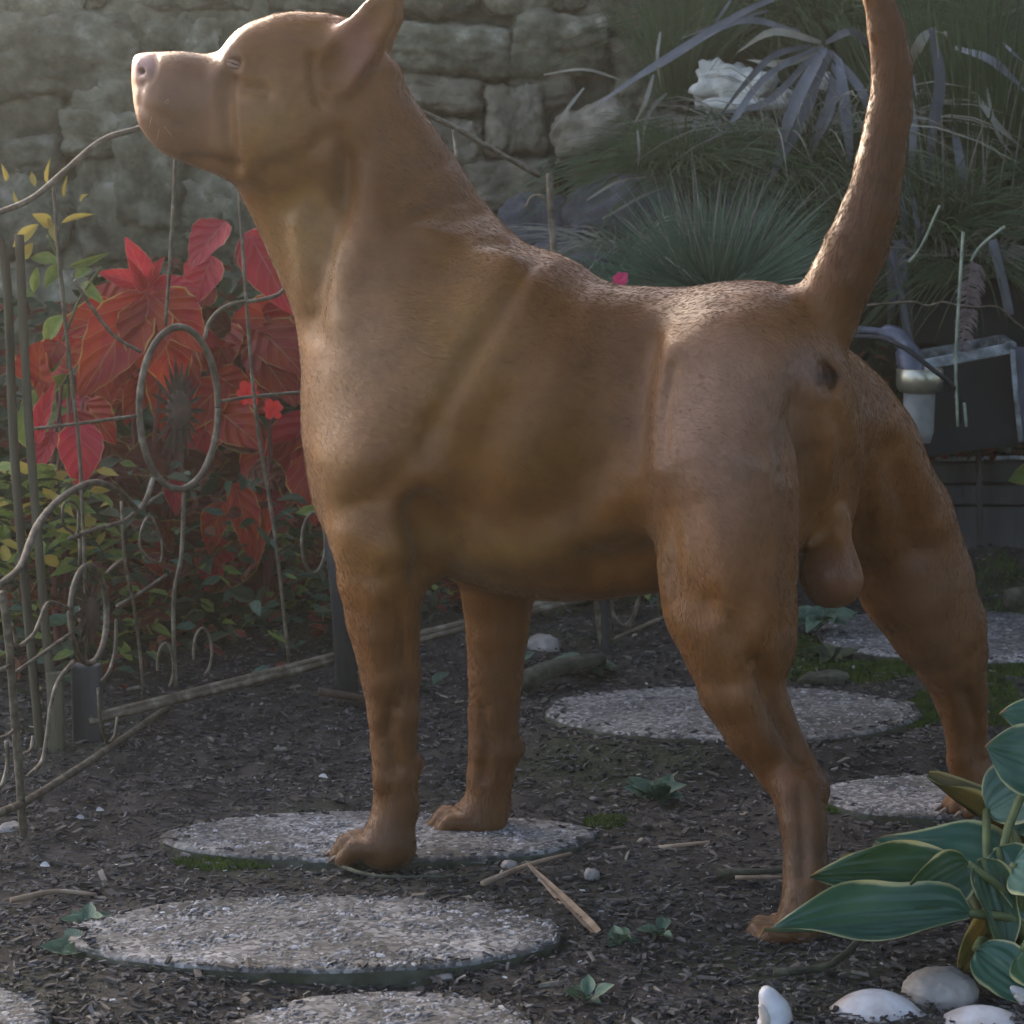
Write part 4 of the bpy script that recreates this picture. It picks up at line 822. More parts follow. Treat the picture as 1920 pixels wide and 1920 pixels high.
# ---------------------------------------------------------------- shells and stones in the lower right
def shell(px, py, Y, w, h, label, seed, ridges=9, spire=False, rotz=0.0):
    """scallop-like valve: fan of ridges, hollow, thick lip"""
    c = P(px, py, Y); m = Y / FPX; root = empty('seashell', (c[0], c[1], ground_z(c[0], c[1])), label, 'seashell')
    nu, nv = 56, 14; V = []; F = []
    for j in range(nv + 1):
        t = j / nv
        for i in range(nu):
            a = 2 * math.pi * i / nu; rr = t ** .85
            x = math.cos(a) * rr * w * m / 2 * (1 + .05 * noise.noise(Vector((math.cos(a), math.sin(a), seed)))); y = math.sin(a) * rr * w * m * .36 + .2 * w * m * (1 - rr) * .5
            z = (1 - rr ** 2.4) * h * m + .014 * h * m * math.cos(a * ridges * 2) * t
            V.append((x, y, z))
    for j in range(nv):
        for i in range(nu): a = j * nu + i; c2 = j * nu + (i + 1) % nu; F.append((a, a + nu, c2 + nu, c2))
    me = bpy.data.meshes.new('valve'); me.from_pydata(V, [], F); me.update(); me.materials.append(M['shell']); me.shade_smooth()
    o = link('valve', me, None); o.parent = root; o.rotation_euler = (0.15, 0, rotz); s = o.modifiers.new('s', 'SOLIDIFY'); s.thickness = .004
    o.location = (0, 0, float(c[2] - root.location.z))
    mb = MB(); mb.tube([V[nv * nu + i % nu] for i in range(nu + 1)], .0034, 6); l = mb.build('lip', M['shell_in'], None, smooth=True); l.parent = root; l.rotation_euler = o.rotation_euler; l.location = o.location
    return root
shell(1640, 1942, 2.092, 260, 82, 'big white domed seashell at the bottom edge', 1)
shell(1840, 1955, 2.074, 250, 62, 'seashell with a creamy curled lip at the bottom right', 2)
# upright conch-like shell
def conch(px0, py0, px1, py1, Y, r, label):
    a, b = P(px0, py0, Y), P(px1, py1, Y); root = empty('seashell', a, label, 'seashell'); mb = MB(); ax = b - a; m = Y / FPX
    pts = [a + ax * t + np.array([.006 * math.sin(t * 4), 0, 0]) for t in np.linspace(0, 1, 26)]
    rs = [r * m * (math.sqrt(max(0.0, 1 - max(0, (t - .45) / .56) ** 2)) * (.62 + .38 * (1 - t)) * (1 + .03 * math.sin(t * 22)) + .02) for t in np.linspace(0, 1, 26)]
    mb.tube(pts, rs, 20); mb.build('whorl', M['shell'], root, smooth=True)
    mb = MB(); mb.tube([p + np.array([-r * m * .55, -r * m * .6, 0]) for p in pts[1:20]], [.002 + .0025 * math.sin(math.pi * k / 18) for k in range(19)], 8); mb.build('lip', M['shell_in'], root, smooth=True)
conch(1440, 1958, 1444, 1850, 2.075, 40, 'upright white conch shell at the bottom edge')
conch(1925, 1900, 1905, 1850, 2.13, 20, 'white shell tip poking in at the right edge below the hosta')
rock(1762, 1865, 2.14, 145, 105, 'taupe_stone', 'smooth taupe stone between the white shells and the hosta', 301, name='stone', cat='stone', n=16, power=2.2, d=120, rough=.09)
rock(1475, 1900, 2.15, 60, 60, 'taupe_stone', 'small brown stone beside the upright shell', 302, name='stone', cat='stone', rough=.12)
rock(1692, 1826, 2.26, 34, 22, 'shell', 'small pinkish pebble left of the taupe stone', 303, name='pebble', cat='pebble', n=6)

# ---------------------------------------------------------------- litter on the ground
def gz(px, py, dz=0.0): return on_ground(px, py, dz)
def stick(pts, r, label, mat='chip', name='twig', cat='twig', z=.006):
    mb = MB(); w = [gz(x, y) + np.array([0, 0, z + dz]) for x, y, dz in pts]; q = spline(w, 4); n = len(q)
    mb.tube(q, [r * (1 - .5 * i / n) for i in range(n)], 6); return tag(mb.build(name, M[mat], None, smooth=True), label, cat)
s = empty('wood_splinter', gz(1060, 1715), 'long pale wood splinter lying right of the front stepping stone', 'splinter')
mb = MB(); a, b = gz(985, 1650) + np.array([0, 0, .02]), gz(1118, 1765) + np.array([0, 0, .008]); q = [a + (b - a) * t for t in (0, .3, .6, .9, 1)]
mb.ribbon(q, [.001, .006, .010, .012, .010], (0, -.5, 1), fold=.2); mb.build('upper_face', M['chip'], s)
mb = MB(); mb.ribbon([p + np.array([.002, .001, -.004]) for p in q], [.001, .006, .010, .012, .010], (0, .5, -1), fold=.2); mb.build('under_face', M['chip'], s)
stick([(905, 1668, 0), (990, 1640, .004), (1070, 1622, .006)], .0035, 'thin pale twig behind the wood splinter')
stick([(1235, 1600, 0), (1330, 1594, .003)], .003, 'short pale twig on the soil between the legs'); stick([(1345, 1648, 0), (1470, 1650, .004)], .005, 'dark stick lying left of the near hind paw', 'bark')
stick([(1378, 1660, .002), (1468, 1662, .004)], .0024, 'thin straw pointing at the near hind leg'); stick([(20, 1700, 0), (100, 1690, .004), (180, 1688, 0)], .0035, 'pale twig at the left of the front stepping stone')
stick([(600, 1618, 0), (700, 1660, .004), (860, 1655, 0)], .0028, 'thin dark twig in front of the near forepaw', 'bark'); stick([(1450, 1845, .004), (1560, 1840, .01), (1640, 1800, .03)], .0045, 'withered leaf stalk lying left of the shells', 'bark')
lg = stick([(985, 1312, .012), (1040, 1292, .016), (1130, 1268, .012)], .016, 'mossy grey stick on the left edge of the middle stepping stone', 'bark', 'fallen_branch', 'branch', .012)
rock(1548, 1276, on_ground(1548, 1285)[1] + .02, 110, 34, 'bark', 'dark crumbling chunk of bark on the middle stepping stone', 310, name='bark_chunk', cat='bark', d=40)
lg = stick([(1890, 1185, .016), (1960, 1178, .02), (2030, 1170, .016)], .018, 'sawn log end lying on the farthest stepping stone', 'bark', 'log', 'log', .03)
for k, (x, y, w, h, lab) in enumerate([(828, 1838, 52, 34, 'grey pebble in front of the first stepping stone'), (376, 1844, 40, 24, 'pale pebble under the left part of the front stone'), (20, 1560, 54, 34, 'grey stone at the left edge under the fence'), (1020, 1215, 66, 52, 'grey stone behind the far foreleg'),
        (955, 1625, 34, 26, 'small stone in front of the far forepaw'), (1090, 1805, 34, 26, 'brown pebble right of the splinter end'), (555, 1622, 30, 22, 'pebble in front of the second stepping stone'), (1110, 1640, 30, 24, 'small cube-like pebble right of the thin twig')]):
    p = on_ground(x, y); rock(x, y, p[1], w, h, 'taupe_stone', lab, 320 + k, name='pebble', cat='pebble', n=7, power=2.6)
for k, (x, y, lab) in enumerate([(142, 1545, 'pale curled petal lying near the left fence post'), (180, 1530, 'white fragment just right of the curled petal'), (597, 1465, 'white fleck on dark soil left of the near foreleg'), (615, 1375, 'tiny white flower head left of the near foreleg'), (820, 1530, 'white bud between the two forepaws'), (1598, 1262, 'white fleck behind the middle stone'), (75, 1633, 'bluish pebble flake at the left edge'), (1700, 1394, 'pair of pale straws beside the moss')]):
    p = gz(x, y) + np.array([0, 0, .006]); o = leaf(None, LM['green'][1], p, p + np.array([rng.uniform(.008, .013), rng.uniform(-.01, .01), .002]), .008, (rng.uniform(-.3, .3), -.5, 1), name='petal_fleck'); o.data = o.data.copy(); o.data.materials[0] = M['white_bit']; tag(o, lab, 'petal')
# small weeds
def weed(px, py, n, r, label, k='bluegreen', h=.02, name='weed'):
    g = gz(px, py); root = empty(name, g, label, 'weed')
    for i in range(n):
        a = rng.uniform(0, 6.28); b = g + np.array([math.cos(a) * r * .4 * rng.random(), math.sin(a) * r * .4 * rng.random(), .004]); t = b + np.array([math.cos(a) * r, math.sin(a) * r, h * rng.uniform(.3, 1)]) * rng.uniform(.6, 1.1)
        leaf(root, rng.choice(LM[k]), b, t, .55 * float(np.linalg.norm(t - b)), (rng.uniform(-.3, .3), -.5, 1))
weed(1230, 1505, 26, .026, 'small blue green weed on the soil between fore and hind legs', h=.035); weed(165, 1795, 22, .03, 'green weed at the left edge of the front stone'); weed(165, 1742, 14, .022, 'pale green sprig on the upper left rim of the front stone')
weed(1090, 1258, 34, .04, 'broad green seedlings beside the mossy stick', h=.02); weed(1545, 1165, 34, .045, 'green weeds below the dog\'s tail end, behind the middle stone'); weed(1165, 1778, 12, .02, 'grey green sprig near the bottom centre'); weed(805, 1290, 5, .03, 'single seedling between the forelegs')
weed(1560, 1240, 20, .03, 'dark green weeds left of the farthest stone', 'deepgreen'); weed(1235, 1760, 8, .02, 'tiny seedling left of the near hind paw'); weed(960, 1250, 10, .025, 'seedlings at the far foreleg'); weed(1100, 1880, 10, .02, 'straw coloured sprout at the bottom centre')
# moss
def moss(spots, label, seed):
    r_ = random.Random(seed); mb = MB()
    for (px, py, rx, ry, n) in spots:
        for _ in range(n):
            a = r_.uniform(0, 6.28); q = math.sqrt(r_.random()); g = on_ground(px + rx * q * math.cos(a), py + ry * q * math.sin(a)); g[2] = rough_z(g[0], g[1]) - .001
            d = np.array([r_.uniform(-.5, .5), r_.uniform(-.5, .5), 1.0]) * r_.uniform(.003, .009); mb.ribbon([g, g + d], [.0022, .0006], (r_.uniform(-1, 1), -1, .2))
    tag(mb.build('moss', M['moss'], None), label, None, kind='stuff')
moss([(1640, 1388, 120, 20, 5000), (1745, 1340, 40, 40, 1800), (870, 1596, 90, 14, 1800), (1135, 1546, 40, 10, 700), (1850, 1330, 70, 50, 2600), (1400, 1392, 120, 10, 1500), (1560, 1262, 70, 18, 1500), (1650, 1262, 80, 22, 1800), (1880, 1262, 60, 20, 1500), (1490, 1190, 50, 40, 1500), (1600, 1545, 120, 8, 1200), (420, 1622, 100, 8, 800), (1870, 1075, 60, 40, 1500), (1680, 1255, 60, 20, 900), (1500, 1240, 40, 40, 700), (1000, 1590, 90, 10, 500)], 'bright green moss around the stepping stones', 3)
# mulch: bark flakes and grit, far too many to count
def in_stone(x, y, s=1.0):
    return any(((x - cx) / (a * s)) ** 2 + ((y - cy) / (b * s)) ** 2 < 1 for cx, cy, a, b, zt in STONES)
def mulch(n, seed, size, name, label, stops, far=False, on_stone=0.0):
    r_ = random.Random(seed); V = []; F = []; COLS = []
    N = 0
    while N < n:
        y = r_.uniform(2.9, 4.1) if far else 1.95 + (4.05 - 1.95) * r_.random() ** 1.3; x = r_.uniform(-.24, .24) * y
        st_ = in_stone(x, y)
        if st_ and r_.random() > (max(on_stone, .30) if not in_stone(x, y, .88) else on_stone): continue
        N += 1
        z = (max(zt for cx, cy, a, b, zt in STONES if ((x - cx) / a) ** 2 + ((y - cy) / b) ** 2 < 1) + .0015) if st_ else rough_z(x, y) + r_.uniform(-.001, .005)
        L = r_.uniform(*size); W = L * r_.uniform(.18, .6); T = L * r_.uniform(.05, .2); a = r_.gauss(0, 1.2); p = r_.gauss(0, .22); q = r_.gauss(0, .3)
        R = Matrix.Rotation(a, 3, 'Z') @ Matrix.Rotation(p, 3, 'Y') @ Matrix.Rotation(q, 3, 'X'); b = len(V); c = Vector((x, y, z))
        for sx, sy, sz in ((-1, -.6, -1), (-.8, .9, -1), (.9, .7, -1), (1, -.8, -1), (-1.0, -.5, 1), (-.7, .7, 1), (.8, .6, 1), (.9, -.7, 1)):
            V.append(tuple(c + R @ Vector((sx * L * r_.uniform(.75, 1.1) / 2, sy * W / 2 * r_.uniform(.7, 1.2), sz * T / 2))))
        F += [(b + 4, b + 7, b + 6, b + 5), (b, b + 4, b + 5, b + 1), (b + 1, b + 5, b + 6, b + 2), (b + 2, b + 6, b + 7, b + 3), (b + 3, b + 7, b + 4, b)]
        COLS.append(r_.random())
    me = bpy.data.meshes.new(name); me.from_pydata(V, [], F); me.update()
    at = me.attributes.new('tone', 'FLOAT', 'POINT'); at.data.foreach_set('value', np.repeat(np.array(COLS, np.float32), 8))
    m, nt, b = new_mat(name + '_bits'); an = nt.nodes.new('ShaderNodeAttribute'); an.attribute_name = 'tone'
    c = ramp(nt, an.outputs['Fac'], stops); f, _ = tex(nt, 'noise', 120, 4); c = mixc(nt, 1.0, c, ramp(nt, f, [(.3, (.55, .55, .55)), (.7, (1.2, 1.2, 1.2))]), 'MULTIPLY')
    nt.links.new(c, b.inputs['Base Color']); b.inputs['Roughness'].default_value = .75; b.inputs['Specular IOR Level'].default_value = .3
    me.materials.append(m)
    tag(link(name, me), label, None, kind='stuff')
mulch(36000, 11, (.003, .012), 'mulch', 'dark shredded bark mulch covering the soil', [(0, (.010, .009, .009)), (.45, (.032, .028, .027)), (.8, (.075, .067, .062)), (1.0, (.13, .115, .105))])
mulch(14000, 14, (.003, .012), 'far_mulch', 'finer mulch on the rising soil toward the fence', [(0, (.010, .009, .009)), (.45, (.034, .030, .028)), (.8, (.08, .07, .065)), (1.0, (.14, .12, .11))], far=True)
mulch(1300, 12, (.008, .022), 'bark_flakes', 'larger bark flakes and straw bits on the soil', [(0, (.02, .017, .015)), (.5, (.06, .05, .043)), (.85, (.10, .08, .062)), (1.0, (.22, .19, .15))], on_stone=.03)
mulch(2600, 13, (.002, .007), 'grit', 'pale grit and leaf fragments on the soil', [(0, (.05, .045, .04)), (.6, (.14, .13, .12)), (.9, (.28, .28, .27)), (1.0, (.5, .5, .5))], on_stone=.12)
# ---------------------------------------------------------------- the dog's body: smooth-blended volumes, meshed as one surface
class Field:
    def __init__(s, lo, hi, h):
        s.lo = np.array(lo, float); s.h = h
        s.n = np.ceil((np.array(hi) - s.lo) / h).astype(int) + 1
        s.D = np.full(s.n, 0.2, np.float32)
    def box(s, lo, hi):
        a = np.clip(np.floor((lo - s.lo) / s.h).astype(int), 0, s.n - 1)
        b = np.clip(np.ceil((hi - s.lo) / s.h).astype(int) + 1, 1, s.n)
        sl = tuple(slice(a[i], b[i]) for i in range(3))
        ax = [s.lo[i] + s.h * np.arange(a[i], b[i], dtype=np.float32) for i in range(3)]
        X, Y, Z = np.meshgrid(*ax, indexing='ij')
        return sl, X.astype(np.float32), Y.astype(np.float32), Z.astype(np.float32)
    def union(s, sl, d, k):
        a = s.D[sl]; h = np.maximum(k - np.abs(a - d), 0) / k
        s.D[sl] = np.minimum(a, d) - h * h * k * 0.25
    def cut(s, sl, d, k):
        a = s.D[sl]; b = -d; h = np.maximum(k - np.abs(a - b), 0) / k
        s.D[sl] = np.maximum(a, b) + h * h * k * 0.25
    def chain(s, nodes, k=0.03, op='u', sq=None):
        """nodes (px, py, Y, radius px); sq=(axis, factor) squeezes the section along an axis"""
        pts = []
        for (px, py, Y, r) in nodes:
            p = P(px, py, Y); w = project(p)[2]
            pts.append((p, r * w / FPX))
        pad = k + 0.02
        lo = np.min([p - r for p, r in pts], 0) - pad; hi = np.max([p + r for p, r in pts], 0) + pad
        sl, X, Y, Z = s.box(lo, hi)
        best = None
        for (a, ra), (b, rb) in zip(pts[:-1], pts[1:]):
            ab = b - a; L2 = float(ab @ ab) + 1e-12
            dx, dy, dz = X - a[0], Y - a[1], Z - a[2]
            t = np.clip((dx * ab[0] + dy * ab[1] + dz * ab[2]) / L2, 0, 1)
            ex, ey, ez = dx - t * ab[0], dy - t * ab[1], dz - t * ab[2]
            if sq is not None:
                ax, f = sq
                q = (ex * ax[0] + ey * ax[1] + ez * ax[2]) * (1.0 / f - 1.0)
                ex, ey, ez = ex + q * ax[0], ey + q * ax[1], ez + q * ax[2]
            d = np.sqrt(ex * ex + ey * ey + ez * ez) - (ra + t * (rb - ra))
            if best is None: best = d
            else:
                kk = 0.004; h = np.maximum(kk - np.abs(best - d), 0) / kk
                best = np.minimum(best, d) - h * h * kk * 0.25
        (s.union if op == 'u' else s.cut)(sl, best, k)
    def ell(s, px, py, Y, rf, ru, rl, ang=0.0, k=0.04, op='u', head=20.0):
        """ellipsoid: semi-axes along the body (rf), up (ru), sideways (rl) in px; ang tilts the long axis (degrees, nose up +)"""
        c = P(px, py, Y); w = project(c)[2]; m = w / FPX
        H = math.radians(head); A = math.radians(ang)
        F0 = np.array([-math.cos(H), math.sin(H), 0]); U0 = np.array([0, 0, 1.0])
        F = F0 * math.cos(A) + U0 * math.sin(A); U = -F0 * math.sin(A) + U0 * math.cos(A)
        R = np.array([math.sin(H), math.cos(H), 0])
        R3 = np.array([rf, ru, rl]) * m; rm = R3.max()
        sl, X, Y_, Z = s.box(c - rm - k - 0.02, c + rm + k + 0.02)
        dx, dy, dz = X - c[0], Y_ - c[1], Z - c[2]
        q = [(dx * A_[0] + dy * A_[1] + dz * A_[2]) for A_ in (F, U, R)]
        k0 = np.sqrt(sum((q[i] / R3[i]) ** 2 for i in range(3)))
        k1 = np.sqrt(sum((q[i] / R3[i] ** 2) ** 2 for i in range(3))) + 1e-6
        d = k0 * (k0 - 1.0) / k1
        d = np.where(k0 < 0.05, -R3.min(), d).astype(np.float32)
        (s.union if op == 'u' else s.cut)(sl, d, k)
    def profile(s, poly, Y0, width, rnd, k):
        """side profile polygon (px) given thickness: width(px array) -> half width m"""
        pts = np.array([P(x, y, Y0) for x, y in poly]); q2 = pts[:, [0, 2]]
        lo = pts.min(0) - 0.09; hi = pts.max(0) + 0.09; lo[1] = Y0 - 0.14; hi[1] = Y0 + 0.14
        sl, X, Y, Z = s.box(lo, hi)
        X2, Z2 = X[:, 0, :], Z[:, 0, :]
        d2 = np.full(X2.shape, 1e9); ins = np.zeros(X2.shape, bool)
        n = len(q2)
        for i in range(n):
            a, b = q2[i], q2[(i + 1) % n]
            e = b - a; wx, wz = X2 - a[0], Z2 - a[1]
            t = np.clip((wx * e[0] + wz * e[1]) / (e @ e + 1e-12), 0, 1)
            d2 = np.minimum(d2, (wx - t * e[0]) ** 2 + (wz - t * e[1]) ** 2)
            c = ((a[1] > Z2) != (b[1] > Z2)) & (X2 < (b[0] - a[0]) * (Z2 - a[1]) / (b[1] - a[1] + 1e-12) + a[0])
            ins ^= c
        d2 = np.sqrt(d2) * np.where(ins, -1, 1)
        pxs = 960 + FPX * X2 / Y0 ; pys = 350 + (CAM_H - Z2) * FPX / Y0
        wd = width(pxs, pys)
        R = rnd
        A = (d2 + R)[:, None, :]; B = np.abs(Y - Y0) - (wd - R)[:, None, :]
        d = np.hypot(np.maximum(A, 0), np.maximum(B, 0)) + np.minimum(np.maximum(A, B), 0) - R
        s.union(sl, d.astype(np.float32), k)
    def mesh(s):
        """naive surface nets"""
        D = s.D; ins = D < 0
        nx, ny, nz = D.shape
        c = np.zeros((nx - 1, ny - 1, nz - 1), np.int8)
        for i in (0, 1):
            for j in (0, 1):
                for k in (0, 1):
                    c += ins[i:nx - 1 + i, j:ny - 1 + j, k:nz - 1 + k]
        act = (c > 0) & (c < 8)
        idx = np.full(act.shape, -1, np.int64)
        ci = np.argwhere(act); idx[act] = np.arange(len(ci))
        S = np.zeros((len(ci), 3)); N = np.zeros(len(ci))
        corners = [(i, j, k) for i in (0, 1) for j in (0, 1) for k in (0, 1)]
        val = {o: D[ci[:, 0] + o[0], ci[:, 1] + o[1], ci[:, 2] + o[2]].astype(float) for o in corners}
        for a in corners:
            for ax in range(3):
                if a[ax] == 1: continue
                b = tuple(1 if i == ax else a[i] for i in range(3))
                va, vb = val[a], val[b]; m = (va < 0) != (vb < 0)
                t = np.where(m, va / np.where(m, va - vb, 1), 0)
                pos = np.tile(np.array(a, float), (len(ci), 1)); pos[:, ax] += t
                S += pos * m[:, None]; N += m
        V = s.lo + s.h * (ci + S / N[:, None])
        faces = []
        for ax in range(3):
            o1, o2 = [(1, 2), (2, 0), (0, 1)][ax]
            sl0 = [slice(None)] * 3; sl1 = [slice(None)] * 3
            sl0[ax] = slice(0, -1); sl1[ax] = slice(1, None)
            a, b = ins[tuple(sl0)], ins[tuple(sl1)]
            e = np.argwhere(a != b); flip = a[tuple(e.T)]
            ok = np.all([(e[:, o] >= 1) & (e[:, o] < D.shape[o] - 1) for o in (o1, o2)], 0)
            e, flip = e[ok], flip[ok]
            def cell(d1, d2):
                q = e.copy(); q[:, o1] -= d1; q[:, o2] -= d2
                return idx[q[:, 0], q[:, 1], q[:, 2]]
            f = np.stack([cell(1, 1), cell(0, 1), cell(0, 0), cell(1, 0)], 1)
            f[~flip] = f[~flip][:, ::-1]
            faces.append(f)
        F = np.concatenate(faces); F = F[(F >= 0).all(1)]
        return V, F

def smooth(V, F, n, lam=0.5):
    E = np.concatenate([F[:, [0, 1]], F[:, [1, 2]], F[:, [2, 3]], F[:, [3, 0]]])
    for it in range(n):
        S = np.zeros_like(V); C = np.zeros(len(V))
        for c in range(3):
            S[:, c] = np.bincount(E[:, 0], V[E[:, 1], c], len(V)) + np.bincount(E[:, 1], V[E[:, 0], c], len(V))
        C = np.bincount(E[:, 0], minlength=len(V)) + np.bincount(E[:, 1], minlength=len(V))
        l = lam if it % 2 == 0 else -lam * 0.94
        V = V + l * (S / C[:, None] - V)
    return V

def vnormals(V, F):
    n = np.cross(V[F[:, 2]] - V[F[:, 0]], V[F[:, 3]] - V[F[:, 1]])
    N = np.zeros_like(V)
    for i in range(4):
        for c in range(3):
            N[:, c] += np.bincount(F[:, i], n[:, c], len(V))
    return N / (np.linalg.norm(N, axis=1, keepdims=True) + 1e-12)

LAT = np.array([math.sin(math.radians(20)), math.cos(math.radians(20)), 0])
def body_y(px):                       # depth of the dog's middle plane: it walks left and away
    return 2.535 + (1500 - px) / 1900.0 * 0.33

HEAD_Y = 2.70
HEAD_POLY = [(252, 108), (259, 101), (285, 99), (341, 97), (389, 103), (416, 97), (431, 78), (450, 59), (477, 45), (516, 32), (561, 25),
             (613, 28), (660, 40), (712, 86), (745, 130), (700, 260), (640, 330), (520, 350), (425, 334), (390, 321), (350, 306),
             (310, 283), (280, 256), (262, 235), (252, 195), (248, 150), (249, 118)]

TOES = []
def build_dog(h=0.005):
    TOES.clear()
    f = Field((-0.46, 2.20, -0.06), (0.60, 3.02, 1.02), h)
    by = body_y
    # trunk
    f.ell(885, 785, by(880), 290, 292, 205, ang=4, k=0.05)
    f.ell(1010, 812, by(1010), 245, 292, 195, ang=0, k=0.05)
    f.ell(1190, 832, by(1190), 245, 262, 172, ang=0, k=0.05)
    f.ell(1330, 832, by(1330), 225, 252, 165, ang=0, k=0.05)
    f.ell(1450, 760, by(1450), 130, 205, 160, ang=0, k=0.06)
    f.ell(1500, 860, by(1500), 85, 165, 120, ang=0, k=0.05)
    f.ell(1080, 1005, by(1090), 190, 98, 110, ang=0, k=0.05)
    # withers, shoulder blades
    f.ell(960, 582, by(960) - 0.045, 72, 105, 60, ang=-30, k=0.04)
    f.ell(1035, 560, by(1040) + 0.02, 70, 78, 70, ang=-20, k=0.04)
    f.ell(1150, 640, by(1150), 110, 76, 110, ang=0, k=0.04)
    f.ell(1335, 626, by(1340), 180, 76, 110, ang=-3, k=0.04)
    # chest, near and far shoulder
    f.ell(738, 755, by(735), 152, 240, 185, ang=10, k=0.05)
    f.ell(740, 810, by(735) - 0.075, 142, 195, 95, ang=10, k=0.045)
    f.ell(840, 840, by(840) + 0.085, 150, 190, 75, ang=10, k=0.05)
    f.ell(715, 945, by(690) + 0.0, 84, 110, 150, ang=0, k=0.045)
    # neck
    f.chain([(790, 640, by(790), 205), (735, 520, by(735) - 0.005, 178), (680, 420, 2.70, 166), (625, 300, 2.70, 150), (590, 220, 2.70, 130)], k=0.05, sq=(LAT, 0.80))
    f.chain([(705, 215, 2.70, 70), (780, 360, 2.70, 92), (850, 470, 2.69, 95), (930, 545, 2.68, 85)], k=0.05, sq=(LAT, 0.85))
    f.chain([(508, 365, 2.70, 38), (592, 500, 2.70, 48), (640, 610, 2.70, 56)], k=0.05)
    # head
    def wd(px, py):
        w = np.interp(px, [245, 275, 330, 410, 470, 540, 640, 720], [0.036, 0.044, 0.050, 0.054, 0.068, 0.074, 0.074, 0.066])
        return w
    f.profile(HEAD_POLY, HEAD_Y, wd, 0.036, 0.03)
    f.ell(525, 235, HEAD_Y - 0.045, 80, 82, 62, k=0.03, head=0)
    f.ell(525, 235, HEAD_Y + 0.045, 80, 82, 62, k=0.03, head=0)
    f.ell(340, 205, HEAD_Y - 0.030, 70, 80, 40, ang=10, k=0.02, head=0)     # flews
    f.ell(340, 205, HEAD_Y + 0.030, 70, 80, 40, ang=10, k=0.02, head=0)
    for sg in (-1, 1):
        f.ell(462, 95, HEAD_Y + sg * 0.052, 34, 20, 16, ang=-25, k=0.02, head=0)      # brow
        f.ell(441, 121, HEAD_Y + sg * 0.064, 15, 9, 10, ang=-30, k=0.008, op='c', head=0)   # eye socket
        f.ell(267, 133, HEAD_Y + sg * 0.037, 10, 4.5, 13, ang=28, k=0.004, op='c', head=0)     # nostril
    # ears: thin cupped shells
    for sg in (-1, 1):
        ey = HEAD_Y + sg * 0.060
        sh = 0 if sg < 0 else 12
        f.chain([(632 + sh, 138, ey, 55), (676 + sh, 80, ey + sg * 0.014, 47), (711 + sh, 28, ey + sg * 0.022, 33), (742 + sh, -32, ey + sg * 0.024, 10)], k=0.018, sq=(np.array([0, 1.0, 0]), 0.55))
        f.chain([(624 + sh, 136, ey + sg * 0.020, 37), (669 + sh, 83, ey + sg * 0.030, 37), (706 + sh, 27, ey + sg * 0.034, 24), (735 + sh, -20, ey + sg * 0.032, 7)], k=0.006, op='c', sq=(np.array([0, 1.0, 0]), 0.62))
    # near fore leg
    f.chain([(730, 880, 2.575, 120), (716, 1000, 2.565, 98), (714, 1085, 2.56, 81), (719, 1160, 2.56, 69), (732, 1262, 2.56, 57), (737, 1335, 2.56, 49), (738, 1395, 2.56, 43), (741, 1455, 2.56, 42), (743, 1510, 2.56, 43), (728, 1565, 2.555, 44)], k=0.035)
    f.ell(775, 1040, 2.60, 40, 55, 45, ang=-30, k=0.03)                     # elbow
    f.ell(784, 1432, 2.565, 10, 14, 14, k=0.012)                            # stopper pad
    def paw(px, py, Y, s, hd, front=True):
        """paw with four toes; px,py = ground point under the ankle"""
        H = math.radians(hd); fx = -math.cos(H); fy = math.sin(H)
        m = Y / FPX
        def at(a, b, z):          # a forward, b sideways, z up, in px units
            X = a * fx + b * math.sin(H); Yo = a * fy + b * math.cos(H)
            g = PZ(px, py, 0.0) if False else P(px, py, Y)
            w = g + np.array([X, Yo, z]) * m
            q = project(w); return (q[0], q[1], w[1])
        a = at(4 * s, 0, 30 * s)
        f.ell(a[0], a[1], a[2], 46 * s, 32 * s, 42 * s, k=0.02, head=hd)
        for b, fw in ((-41, 40), (-14.5, 64), (14.5, 64), (41, 40)):
            p0 = at((fw - 30) * s, b * 0.9 * s, 40 * s); p1 = at(fw * s, b * s, 38 * s); p2 = at((fw + 17) * s, b * 1.04 * s, 19 * s)
            TOES.append((P(*p2), np.array([fx, fy, 0.0]), 16.5 * s * m))
            f.chain([(*p0, 15.5 * s), (*p1, 17 * s), (*p2, 16 * s)], k=0.0025)
    paw(726, 1628, 2.553, 1.16, 24)
    # far fore leg
    f.chain([(900, 960, 2.70, 90), (930, 1060, 2.70, 74), (932, 1120, 2.70, 66), (932, 1187, 2.70, 58), (928, 1262, 2.70, 51), (925, 1337, 2.70, 47), (927, 1405, 2.70, 48), (918, 1455, 2.70, 43), (913, 1510, 2.70, 42), (900, 1535, 2.70, 42)], k=0.035)
    f.ell(970, 1402, 2.705, 12, 16, 16, k=0.012)
    paw(893, 1573, 2.70, 1.02, 14)
    # near hind leg: thigh, stifle, second thigh, hock, pastern
    f.ell(1375, 850, 2.47, 150, 240, 80, ang=8, k=0.05)
    f.ell(1400, 720, 2.50, 130, 140, 95, ang=0, k=0.06)
    f.chain([(1370, 880, 2.455, 138), (1356, 1040, 2.435, 118), (1366, 1140, 2.42, 105), (1380, 1220, 2.41, 93), (1388, 1290, 2.405, 78), (1418, 1368, 2.40, 60), (1466, 1440, 2.395, 49), (1498, 1490, 2.375, 47), (1507, 1550, 2.36, 44), (1511, 1630, 2.345, 42), (1508, 1695, 2.332, 44)], k=0.04)
    f.ell(1322, 1120, 2.41, 62, 90, 50, ang=-10, k=0.04)                    # knee
    f.chain([(1455, 1330, 2.40, 15), (1494, 1420, 2.395, 14), (1522, 1474, 2.39, 20)], k=0.03)   # tendon to the heel
